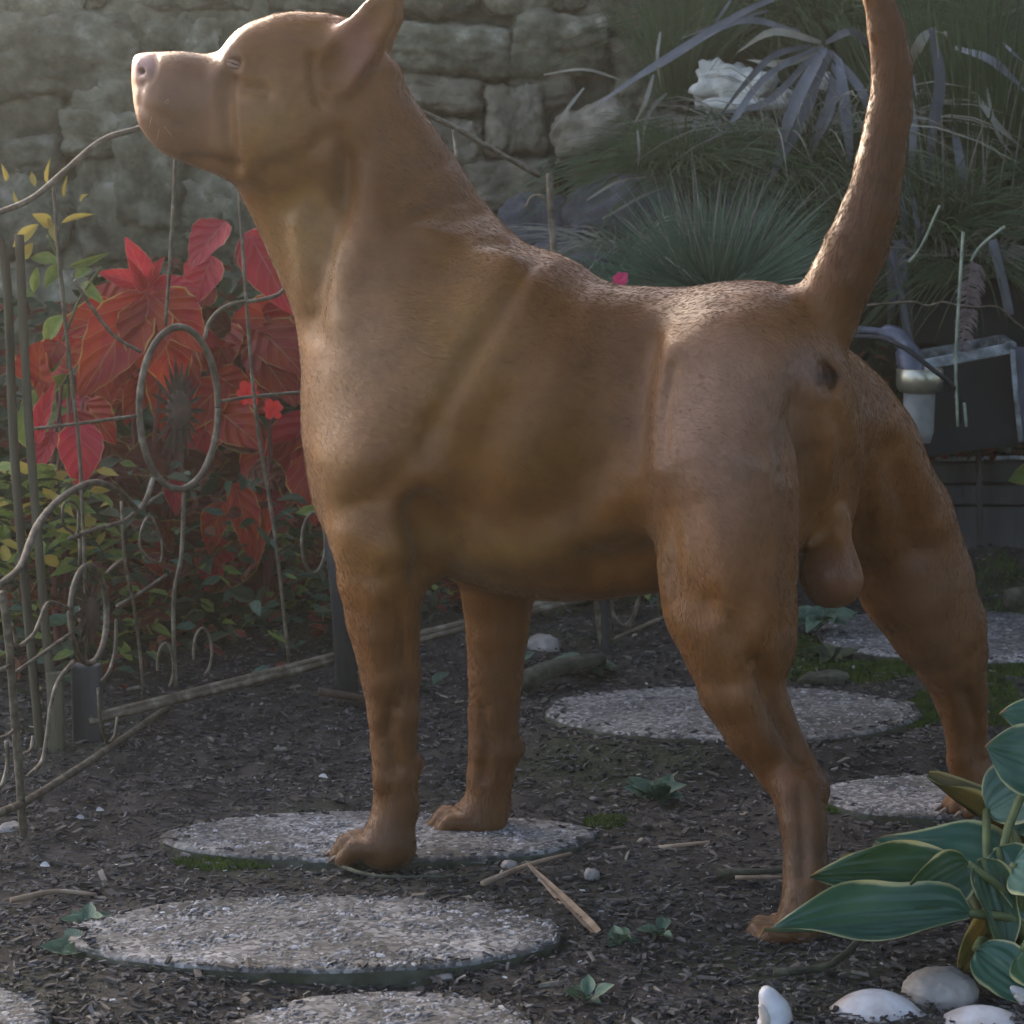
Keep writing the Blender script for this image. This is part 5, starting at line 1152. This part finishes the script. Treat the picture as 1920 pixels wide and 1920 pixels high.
    f.chain([(1440, 760, 2.46, 55), (1436, 900, 2.445, 60), (1425, 1060, 2.43, 52), (1420, 1180, 2.42, 48)], k=0.05)   # rear edge of the thigh
    paw(1492, 1786, 2.325, 1.12, 16)
    # far hind leg
    f.ell(1580, 840, 2.63, 105, 180, 95, ang=-15, k=0.05)
    f.chain([(1548, 765, 2.60, 92), (1606, 860, 2.645, 116), (1672, 980, 2.67, 116), (1718, 1090, 2.68, 108), (1758, 1175, 2.69, 90), (1780, 1228, 2.695, 72), (1800, 1300, 2.70, 51), (1810, 1360, 2.70, 41), (1813, 1420, 2.70, 38), (1822, 1465, 2.70, 38), (1838, 1490, 2.70, 38)], k=0.045)
    paw(1852, 1530, 2.70, 0.92, -8)
    # under the tail
    f.ell(1535, 712, 2.47, 34, 30, 26, k=0.03)
    f.ell(1550, 706, 2.452, 15, 10, 12, k=0.012, op='c')
    f.ell(812, 1012, 2.522, 24, 58, 48, ang=-15, k=0.03, op='c')
    f.chain([(1516, 780, 2.412, 26), (1520, 870, 2.425, 36), (1522, 980, 2.438, 44), (1512, 1090, 2.445, 36)], k=0.022, op='c')
    f.chain([(1622, 880, 2.485, 22), (1614, 980, 2.50, 32), (1620, 1060, 2.52, 32)], k=0.022, op='c')
    f.chain([(1556, 740, 2.485, 24), (1570, 880, 2.525, 22), (1572, 990, 2.535, 18)], k=0.03)
    f.chain([(1574, 985, 2.50, 22), (1568, 1040, 2.49, 34), (1560, 1078, 2.485, 50)], k=0.02)
    f.ell(1560, 1082, 2.485, 56, 53, 46, ang=25, k=0.015)
    # sheath under the belly
    # tail
    f.chain([(1505, 650, 2.52, 74), (1542, 592, 2.515, 67), (1576, 530, 2.51, 60), (1604, 465, 2.51, 58), (1630, 395, 2.51, 52), (1650, 310, 2.51, 45), (1668, 215, 2.51, 40), (1673, 130, 2.51, 37), (1662, 60, 2.51, 33.5), (1646, -10, 2.51, 29), (1622, -90, 2.51, 24), (1590, -170, 2.51, 12)], k=0.018)
    V, F = f.mesh()
    V = smooth(V, F, 6)
    return V, F

RELIEF = [  # (polyline px, sigma px, amplitude mm): folds and muscle edges on the near side
    ([(1010, 475), (955, 560), (880, 680), (825, 780), (800, 850)], 15, -2.6),
    ([(800, 800), (770, 870), (700, 930), (655, 945)], 20, -2.4), ([(720, 760), (690, 840), (660, 900)], 40, 2.0),
    ([(700, 1120), (705, 1200), (720, 1280)], 18, 2.2), ([(752, 1120), (762, 1220), (764, 1320)], 10, -2.0), ([(715, 1430), (712, 1470)], 14, 1.6),
    ([(1440, 880), (1448, 980), (1440, 1100), (1425, 1180)], 18, 3.2), ([(1340, 1180), (1385, 1290), (1440, 1400)], 16, 2.4), ([(1330, 1130), (1352, 1200), (1372, 1280)], 16, -2.4),
    ([(1500, 1480), (1504, 1560), (1506, 1640)], 10, -2.0), ([(905, 1330), (915, 1400), (905, 1460)], 9, -2.0),
    ([(960, 470), (905, 560), (850, 650), (800, 760)], 32, 2.2),
    ([(1035, 500), (985, 590), (915, 700), (850, 810), (820, 900)], 36, 1.6),
    ([(1078, 478), (1065, 560), (1020, 660)], 34, -1.2),
    ([(905, 395), (850, 410), (790, 400)], 14, -2.2),
    ([(930, 450), (870, 455), (800, 440)], 16, 1.6),
    ([(655, 300), (640, 400), (605, 470), (592, 560), (585, 620)], 16, -4.2),
    ([(700, 330), (690, 430), (660, 520), (640, 600)], 24, 2.4),
    ([(560, 420), (568, 500), (575, 570)], 13, 2.6),
    ([(880, 370), (820, 385), (750, 420)], 12, -2.2), ([(850, 300), (790, 330), (740, 380)], 14, -1.6),
    ([(570, 330), (600, 400), (610, 470)], 15, -2.0),
    ([(645, 250), (655, 320), (640, 380)], 14, -3.0),
    ([(795, 960), (815, 1010), (802, 1060), (785, 1085)], 27, -7.5),
    ([(690, 950), (740, 940), (790, 930)], 26, -2.0),
    ([(735, 1040), (760, 1060), (765, 1090)], 26, 4.0),
    ([(1215, 640), (1200, 720), (1196, 820), (1212, 900)], 19, -3.4),
    ([(1255, 650), (1236, 730), (1230, 830), (1240, 920)], 15, 2.0),
    ([(1262, 690), (1246, 780), (1246, 860)], 8, -1.6),
    ([(1200, 905), (1120, 985), (1010, 1030), (900, 1025)], 34, 5.5),
    ([(1240, 930), (1250, 1040), (1262, 1120)], 26, -4.0),
    ([(1120, 1065), (1200, 1055)], 34, -6.0),
    ([(1150, 640), (1140, 740), (1130, 860), (1090, 960)], 45, -3.0),
    ([(1040, 690), (1010, 800), (960, 920)], 40, 2.2),
    ([(940, 760), (900, 840), (880, 940)], 30, -2.4),
    ([(1500, 730), (1480, 800), (1470, 880)], 16, -3.0),
    ([(1400, 880), (1395, 980), (1380, 1080)], 34, 3.0),
    ([(1300, 950), (1305, 1060), (1310, 1150)], 22, -2.6),
    ([(1420, 1240), (1460, 1340), (1505, 1420)], 11, -4.6),
    ([(735, 1330), (728, 1380), (742, 1440)], 9, -4.0),
    ([(700, 1200), (712, 1300), (720, 1380)], 16, 1.4),
    ([(428, 145), (424, 200), (428, 260), (440, 312)], 9, -3.2),
    ([(404, 150), (404, 220), (410, 290)], 16, 1.6),
    ([(440, 150), (455, 165), (480, 165), (500, 172)], 9, -2.4),
    ([(256, 196), (285, 212), (318, 226), (336, 232)], 5, -0.9),
    ([(265, 160), (262, 190)], 5, -0.8), ([(290, 99), (291, 122), (284, 148), (262, 160), (250, 158)], 4, -1.1), ([(300, 190), (340, 205), (390, 200)], 22, 1.2),
    ([(585, 110), (588, 160), (600, 195)], 7, -3.4),
    ([(715, 105), (700, 150), (665, 190)], 16, -3.5),
    ([(1552, 690), (1556, 716)], 11, -5.0),
    ([(350, 302), (400, 300), (440, 318)], 8, -2.4),
    ([(500, 320), (560, 300), (610, 260)], 14, -2.4),
    ([(1660, 850), (1690, 940), (1720, 1030)], 22, -5.0),
    ([(1620, 800), (1650, 880), (1670, 960)], 26, 3.0),
    ([(1700, 790), (1740, 880), (1770, 980)], 30, 3.0),
    ([(1570, 760), (1575, 860), (1580, 960)], 16, 1.5),
    ([(1530, 780), (1528, 900), (1540, 1000)], 24, -3.0),
    ([(1625, 900), (1620, 1000), (1625, 1060)], 22, -3.0),
    ([(1810, 1300), (1835, 1360), (1838, 1430)], 9, -3.0),
    ([(1780, 1240), (1790, 1330), (1800, 1420)], 12, 1.6),
]
def relief(V, F):
    for _ in range(1):
        N = vnormals(V, F); q = project(V)
        view = V - np.array([0, 0, CAM_H]); view /= np.linalg.norm(view, axis=1, keepdims=True)
        facing = np.clip(-(N * view).sum(1) * 2.5 - 0.2, 0, 1)
        D = np.zeros(len(V))
        for poly, sig, amp in RELIEF:
            d = np.full(len(V), 1e9)
            for a, b in zip(poly[:-1], poly[1:]):
                a = np.array(a, float); e = np.array(b, float) - a
                wx, wy = q[:, 0] - a[0], q[:, 1] - a[1]
                t = np.clip((wx * e[0] + wy * e[1]) / (e @ e), 0, 1)
                d = np.minimum(d, np.hypot(wx - t * e[0], wy - t * e[1]))
            D += amp * np.exp(-0.5 * (d / sig) ** 2)
        V = V + N * (D * facing)[:, None] * 0.0021
    return V
# ---------------------------------------------------------------- unseen greenery added above the wall to shade the yard from the low sun
def added_hedge():
    r_ = random.Random(5); V = []; F = []; UV = []
    for _ in range(19000):
        x = r_.uniform(-3.4, 1.9); y = r_.uniform(4.45, 5.0); top = 1.68 + .03 * noise.noise(Vector((x * 2.2, y, 0))) + .02 * noise.noise(Vector((x * 7, y * 3, 1)))
        z = 1.04 + (top - 1.04) * r_.random() ** .6
        L = r_.uniform(.05, .11); d = Vector((r_.uniform(-1, 1), r_.uniform(-1, 1), r_.uniform(-.6, .8))).normalized(); m_ = leaf_matrix((x, y, z), Vector((x, y, z)) + d * L, L * .55, Vector((r_.uniform(-1, 1), r_.uniform(-1, 1), 1)))
        b = len(V)
        for v, w in ((0, .05), (.4, .9), (1, .03)):
            for u in (-1, 1): V.append(tuple(m_ @ Vector((.5 * u * w, v, -.2 * v * v)))); UV.append((.5 + .5 * u, v))
        for j in range(2): F.append((b + 2 * j, b + 2 * j + 1, b + 2 * j + 3, b + 2 * j + 2))
    me = bpy.data.meshes.new('added_hedge'); me.from_pydata(V, [], F); me.update(); uvl = me.uv_layers.new(name='UVMap')
    for l in me.loops: uvl.data[l.index].uv = UV[l.vertex_index]
    me.materials.append(M['deepgreen']); tag(link('added_hedge', me), 'unseen leafy screen added above the stone wall to block the low sun', None, kind='stuff')
added_hedge()
def leaf_cards(name, pts, size, mat, parent=None, seed=1):
    r_ = random.Random(seed); V = []; F = []; UV = []
    for p in pts:
        L = r_.uniform(*size); d = Vector((r_.uniform(-1, 1), r_.uniform(-1, 1), r_.uniform(-.6, .4))).normalized()
        m_ = leaf_matrix(p, Vector(p) + d * L, L * .55, Vector((r_.uniform(-1, 1), r_.uniform(-1, 1), 1.2))); b = len(V)
        for v, w in ((0, .05), (.4, .9), (1, .03)):
            for u in (-1, 1): V.append(tuple(m_ @ Vector((.5 * u * w, v, -.2 * v * v)))); UV.append((.5 + .5 * u, v))
        for j in range(2): F.append((b + 2 * j, b + 2 * j + 1, b + 2 * j + 3, b + 2 * j + 2))
    me = bpy.data.meshes.new(name); me.from_pydata(V, [], F); me.update(); uvl = me.uv_layers.new(name='UVMap')
    for l in me.loops: uvl.data[l.index].uv = UV[l.vertex_index]
    me.materials.append(M[mat]); return link(name, me, parent)
def added_shade_tree():  # unseen tree, added so that sky light comes mainly from the left
    r_ = random.Random(9); root = empty('added_shade_tree', (2.35, 3.0, 0.0), 'unseen tree added to shade the yard from the right', 'tree')
    mb = MB(); mb.tube(spline([(2.35, 3.0, -.1), (2.3, 2.95, 1.2), (2.1, 2.8, 2.2), (1.8, 2.5, 3.0)], 5), [.17 - .008 * i for i in range(16)], 10); mb.build('trunk', M['bark'], root, smooth=True)
    for k in range(8):
        a = k * .8 + .3; e = np.array([1.2 + 2.0 * math.cos(a), 1.7 + 2.2 * math.sin(a), 3.2 + r_.uniform(-.3, .3)])
        mb = MB(); q = spline([(2.1, 2.8, 2.2), np.array([1.9, 2.6, 2.9]) * .5 + e * .5, e], 5); mb.tube(q, [.07 - .005 * i for i in range(len(q))], 6); mb.build('limb', M['bark'], root, smooth=True)
    pts = []
    while len(pts) < 9500:
        q = Vector((r_.uniform(-1, 1), r_.uniform(-1, 1), r_.uniform(-1, 1)))
        if q.length > 1 or noise.noise(q * 3.3) < -.18: continue
        pts.append((1.25 + q.x * 2.2, 1.7 + q.y * 2.7, 3.35 + q.z * .75))
    leaf_cards('crown', pts, (.09, .18), 'deepgreen', root, 3)
added_shade_tree()
r_ = random.Random(21)
o = leaf_cards('added_hedge', [(r_.uniform(1.3, 1.7), r_.uniform(-.4, 4.2), r_.uniform(0.02, 2.3 + .15 * noise.noise(Vector((i * .01, 0, 0))))) for i in range(6500)], (.06, .12), 'deepgreen', None, 4)  # unseen leaf mass added to cut sky light from the right
tag(o, 'unseen leafy screen added to dim the right side of the yard', None, kind='stuff')
o = leaf_cards('added_hedge', [(r_.uniform(-.7, 3.4), r_.uniform(-2.7, -2.3), r_.uniform(0.02, 3.1)) for i in range(7000)], (.07, .14), 'deepgreen', None, 6)  # unseen leaf mass added to darken surfaces facing the camera
tag(o, 'tall dark hedge closing the yard on the photographer\'s side', None, kind='stuff')

# ---------------------------------------------------------------- the dog
def coat_and_light_colours(V, N):  # own markings, plus bounce light in hollows and sky tone on upward sides
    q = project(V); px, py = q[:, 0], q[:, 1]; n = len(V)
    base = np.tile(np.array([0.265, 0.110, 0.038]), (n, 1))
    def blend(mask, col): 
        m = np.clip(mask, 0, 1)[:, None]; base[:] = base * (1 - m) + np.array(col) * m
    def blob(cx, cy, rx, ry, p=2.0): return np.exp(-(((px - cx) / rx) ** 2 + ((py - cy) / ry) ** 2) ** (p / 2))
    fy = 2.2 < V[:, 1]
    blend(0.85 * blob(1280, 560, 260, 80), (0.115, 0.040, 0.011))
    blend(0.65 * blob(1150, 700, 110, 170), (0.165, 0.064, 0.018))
    blend(0.75 * blob(1030, 840, 170, 150), (0.205, 0.092, 0.022))  # flank: warm interreflected light painted into the coat
    blend(0.55 * blob(800, 330, 130, 110), (0.17, 0.085, 0.045))  # top of neck: greyish light on upward fur, put into the colour
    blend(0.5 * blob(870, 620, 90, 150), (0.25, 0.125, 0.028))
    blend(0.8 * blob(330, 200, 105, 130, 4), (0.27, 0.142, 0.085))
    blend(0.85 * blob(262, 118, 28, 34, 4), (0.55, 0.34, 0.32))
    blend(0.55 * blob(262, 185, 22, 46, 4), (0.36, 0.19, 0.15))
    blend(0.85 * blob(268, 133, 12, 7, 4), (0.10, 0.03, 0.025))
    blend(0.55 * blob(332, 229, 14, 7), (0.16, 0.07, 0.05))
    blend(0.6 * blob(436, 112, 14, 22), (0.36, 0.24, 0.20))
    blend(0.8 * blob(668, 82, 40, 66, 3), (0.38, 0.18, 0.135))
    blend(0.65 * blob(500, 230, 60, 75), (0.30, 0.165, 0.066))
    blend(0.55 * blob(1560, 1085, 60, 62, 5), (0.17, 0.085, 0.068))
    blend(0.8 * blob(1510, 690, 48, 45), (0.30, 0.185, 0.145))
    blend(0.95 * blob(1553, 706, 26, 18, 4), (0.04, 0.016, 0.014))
    blend(0.85 * blob(1370, 800, 150, 190, 3), (0.30, 0.180, 0.125))  # rump and thigh: pinkish grey painted in for light on upward fur
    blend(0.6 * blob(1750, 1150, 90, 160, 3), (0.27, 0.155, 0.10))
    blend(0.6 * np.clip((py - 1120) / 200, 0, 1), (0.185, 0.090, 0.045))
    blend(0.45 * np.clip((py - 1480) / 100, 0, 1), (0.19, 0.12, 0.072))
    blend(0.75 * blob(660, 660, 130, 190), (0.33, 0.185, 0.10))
    blend(0.7 * blob(980, 1030, 240, 55), (0.34, 0.19, 0.075))  # belly band: golden highlight painted into the coat
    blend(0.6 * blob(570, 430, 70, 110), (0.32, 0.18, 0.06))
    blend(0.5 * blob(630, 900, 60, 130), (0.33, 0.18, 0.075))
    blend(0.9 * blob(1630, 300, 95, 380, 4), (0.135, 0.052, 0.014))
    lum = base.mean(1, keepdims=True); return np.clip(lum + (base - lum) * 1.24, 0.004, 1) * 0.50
def flow(V, N):
    """lie of the coat: back along the body, down the legs, up the tail"""
    q = project(V); px, py = q[:, 0], q[:, 1]
    d = np.tile(np.array([0.94, -0.20, -0.45]), (len(V), 1))
    w = np.clip((py - 1000) / 120, 0, 1)[:, None]; d = d * (1 - w) + np.array([0.15, -0.05, -1.0]) * w
    w = np.clip((px - 1330) / 120, 0, 1)[:, None] * np.clip((py - 600) / 80, 0, 1)[:, None]; d = d * (1 - w) + np.array([0.25, -0.1, -1.0]) * w
    w = (np.clip((640 - py) / 80, 0, 1) * np.clip((px - 1470 - (py - 540) * .3) / 40, 0, 1))[:, None]; d = d * (1 - w) + np.array([0.35, -0.1, 1.0]) * w
    w = (np.clip((760 - px) / 60, 0, 1) * np.clip((520 - py) / 120, 0, 1))[:, None]; d = d * (1 - w) + np.array([0.75, -0.1, -0.35]) * w
    d = d - N * (d * N).sum(1, keepdims=True)
    return d / (np.linalg.norm(d, axis=1, keepdims=True) + 1e-9)
def coat_material(name, attr, hair=False):
    m, nt, b = new_mat(name); a = nt.nodes.new('ShaderNodeAttribute'); a.attribute_name = attr
    f, _ = tex(nt, 'noise', 26, 6, .65); f9, _ = tex(nt, 'noise', 7, 3, .5); c0 = mixc(nt, 1.0, a.outputs['Color'], ramp(nt, f9, [(.35, (.86, .80, .74)), (.65, (1.12, 1.15, 1.2))]), 'MULTIPLY'); c = mixc(nt, 1.0, c0, ramp(nt, f, [(.3, (.80, .78, .76)), (.7, (1.16, 1.17, 1.18))]), 'MULTIPLY')
    nt.links.new(c, b.inputs['Base Color']); b.inputs['Roughness'].default_value = .52; b.inputs['Specular IOR Level'].default_value = .25
    b.inputs['Sheen Weight'].default_value = .12; b.inputs['Sheen Roughness'].default_value = .4; b.inputs['Sheen Tint'].default_value = (1, .8, .6, 1)
    if not hair:
        h, _ = tex(nt, 'noise', 300, 4, .6, stretch=(.22, .8, .55)); bump(nt, b, h, .35, .0012)
    return m
def make_dog():
    V, F = build_dog(0.0036); V = relief(V, F); V = smooth(V, F, 6); N = vnormals(V, F)
    q = project(V); amp = np.where((q[:, 0] < 480) & (q[:, 1] < 340), .3, 1.0)
    nz = np.array([1.5 * noise.noise(Vector(p) * 17) + .7 * noise.noise(Vector(p) * 41 + Vector((5, 2, 1))) + .25 * noise.noise(Vector(p) * 110) for p in V.tolist()])
    V = V + N * (nz * amp)[:, None] * .001; N = vnormals(V, F)
    root = empty('dog', (0.2, 2.53, -0.03), 'muscular red brown short-haired dog standing in profile with its tail raised', 'dog')
    me = bpy.data.meshes.new('body'); me.from_pydata(V.tolist(), [], F.tolist()); me.update()
    cols = coat_and_light_colours(V, N); at = me.attributes.new('coat', 'FLOAT_COLOR', 'POINT')
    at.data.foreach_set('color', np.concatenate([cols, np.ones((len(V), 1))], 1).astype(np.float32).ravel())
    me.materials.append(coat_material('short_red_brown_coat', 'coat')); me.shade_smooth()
    link('body', me, root)
    # eyes, claws
    eye_m, nt, b = new_mat('amber_eye'); f, _ = tex(nt, 'noise', 200, 2); nt.links.new(ramp(nt, f, [(.3, (.05, .022, .008)), (.7, (.12, .06, .02))]), b.inputs['Base Color']); b.inputs['Roughness'].default_value = .08
    lid_m = pmat('pale_eyelid', [(.3, (.17, .085, .05)), (.7, (.24, .13, .09))], scale=80, rough=.5, bstr=.1)
    for sg in (-1, 1):
        c = P(441, 121, HEAD_Y + sg * .0535); e = rock_mesh('eye', .0074, .0074, .0074, 3, eye_m, n=8, rough=0, power=2.0, fine=0); o = link('eye', e, root); o.location = tuple(c)
        for s2 in (-1, 1):
            mb = MB(); pts = []
            for k in range(9):
                t = k / 8 * math.pi; q = np.array([-math.cos(t) * .0088, sg * (.0062 * math.sin(t) + .001), s2 * .0026 * math.sin(t) + .0030 * math.cos(t)])
                pts.append(c + q)
            mb.tube(pts, .0018, 6); mb.build('eyelid', lid_m, o, smooth=True)
    claw_m = pmat('horn_claw', [(.3, (.06, .04, .03)), (.7, (.16, .11, .08))], scale=90, rough=.4, bstr=.1)
    for p, d, r in TOES:
        mb = MB(); a = p + d * r * .55 + np.array([0, 0, r * .2]); mb.tube([a, a + d * r * .7 + np.array([0, 0, -r * .25]), a + d * r * 1.5 + np.array([0, 0, -r * .85])], [r * .38, r * .30, r * .06], 6); mb.build('claw', claw_m, root, smooth=True)
    wm = pmat('pale_whisker', [(.3, (.3, .24, .18)), (.7, (.45, .38, .3))], scale=50, rough=.4, bstr=0)
    for k in range(5):
        x, y = rng.uniform(285, 350), rng.uniform(180, 240); a = P(x, y, HEAD_Y - .046); L = rng.uniform(.02, .042); d = np.array([rng.uniform(-.5, .6), -.75, rng.uniform(-.7, .1)])
        mb = MB(); mb.tube([a + d * L * t + np.array([0, 0, -.006 * t * t]) for t in (0, .35, .7, 1)], [.00016, .00014, .00012, .00005], 4); mb.build('whisker', wm, root)
    # the coat: short hairs lying along the body
    g = np.random.default_rng(3); area = np.linalg.norm(np.cross(V[F[:, 2]] - V[F[:, 0]], V[F[:, 3]] - V[F[:, 1]]), axis=1)
    view = V[F].mean(1) - np.array([0, 0, CAM_H]); fn = N[F].mean(1); wgt = area * np.where((fn * view).sum(1) > .35 * np.linalg.norm(view, axis=1), .25, 1.0)
    n = NHAIR;  fi = g.choice(len(F), n, p=wgt / wgt.sum()); u, v = g.random(n)[:, None], g.random(n)[:, None]
    W = [(1 - u) * (1 - v), u * (1 - v), u * v, (1 - u) * v]
    lerp = lambda A: sum(W[i] * A[F[fi, i]] for i in range(4))
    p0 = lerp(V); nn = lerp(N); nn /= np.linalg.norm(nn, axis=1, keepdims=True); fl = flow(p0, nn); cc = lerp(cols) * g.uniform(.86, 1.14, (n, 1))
    q = project(p0); face = np.clip((470 - q[:, 0]) / 60, 0, 1) * np.clip((330 - q[:, 1]) / 20, 0, 1); tailm = ((q[:, 1] < 590) & (q[:, 0] > 1480))
    L = (g.uniform(.0040, .0068, n) * (1 - .55 * face) * np.where(tailm, 1.35, 1.0) * (1 - .85 * ((q[:, 0] < 285) & (q[:, 1] < 210))))[:, None]
    side = np.cross(nn, fl); sw = g.normal(0, .22, (n, 1)); d = fl + side * sw; lift = g.uniform(.03, .09, (n, 1))
    pts = np.stack([p0 - nn * .0004, p0 + d * L * .33 + nn * L * lift * .5, p0 + d * L * .68 + nn * L * lift * .75, p0 + d * L + nn * L * lift * .7], 1)
    hc = bpy.data.hair_curves.new('coat'); hc.add_curves([4] * n)
    hc.attributes['position'].data.foreach_set('vector', pts.astype(np.float32).ravel())
    ra = hc.attributes.get('radius') or hc.attributes.new('radius', 'FLOAT', 'POINT'); ra.data.foreach_set('value', np.tile(np.array([.00011, .00011, .00009, .00003], np.float32), n))
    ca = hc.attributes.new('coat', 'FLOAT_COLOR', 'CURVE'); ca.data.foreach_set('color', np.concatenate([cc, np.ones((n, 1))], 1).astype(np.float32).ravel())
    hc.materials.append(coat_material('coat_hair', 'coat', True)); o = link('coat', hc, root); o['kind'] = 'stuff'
NHAIR = 150000
make_dog()

# ---------------------------------------------------------------- the hazy air, lit by the low sun behind the wall
def haze():
    mb = MB(); mb.box((0.0, 2.0, 1.70), (14.8, 14.8, 2.9)); m = bpy.data.materials.new('hazy_air'); m.use_nodes = True; nt = m.node_tree; nt.nodes.clear()
    out = nt.nodes.new('ShaderNodeOutputMaterial'); v = nt.nodes.new('ShaderNodeVolumePrincipled'); v.inputs['Color'].default_value = (.95, .95, .92, 1); v.inputs['Density'].default_value = 0.0052; v.inputs['Anisotropy'].default_value = 0.9
    nt.links.new(v.outputs[0], out.inputs['Volume']); tag(mb.build('haze', m), 'thin warm haze in the air', None, kind='stuff')
haze()
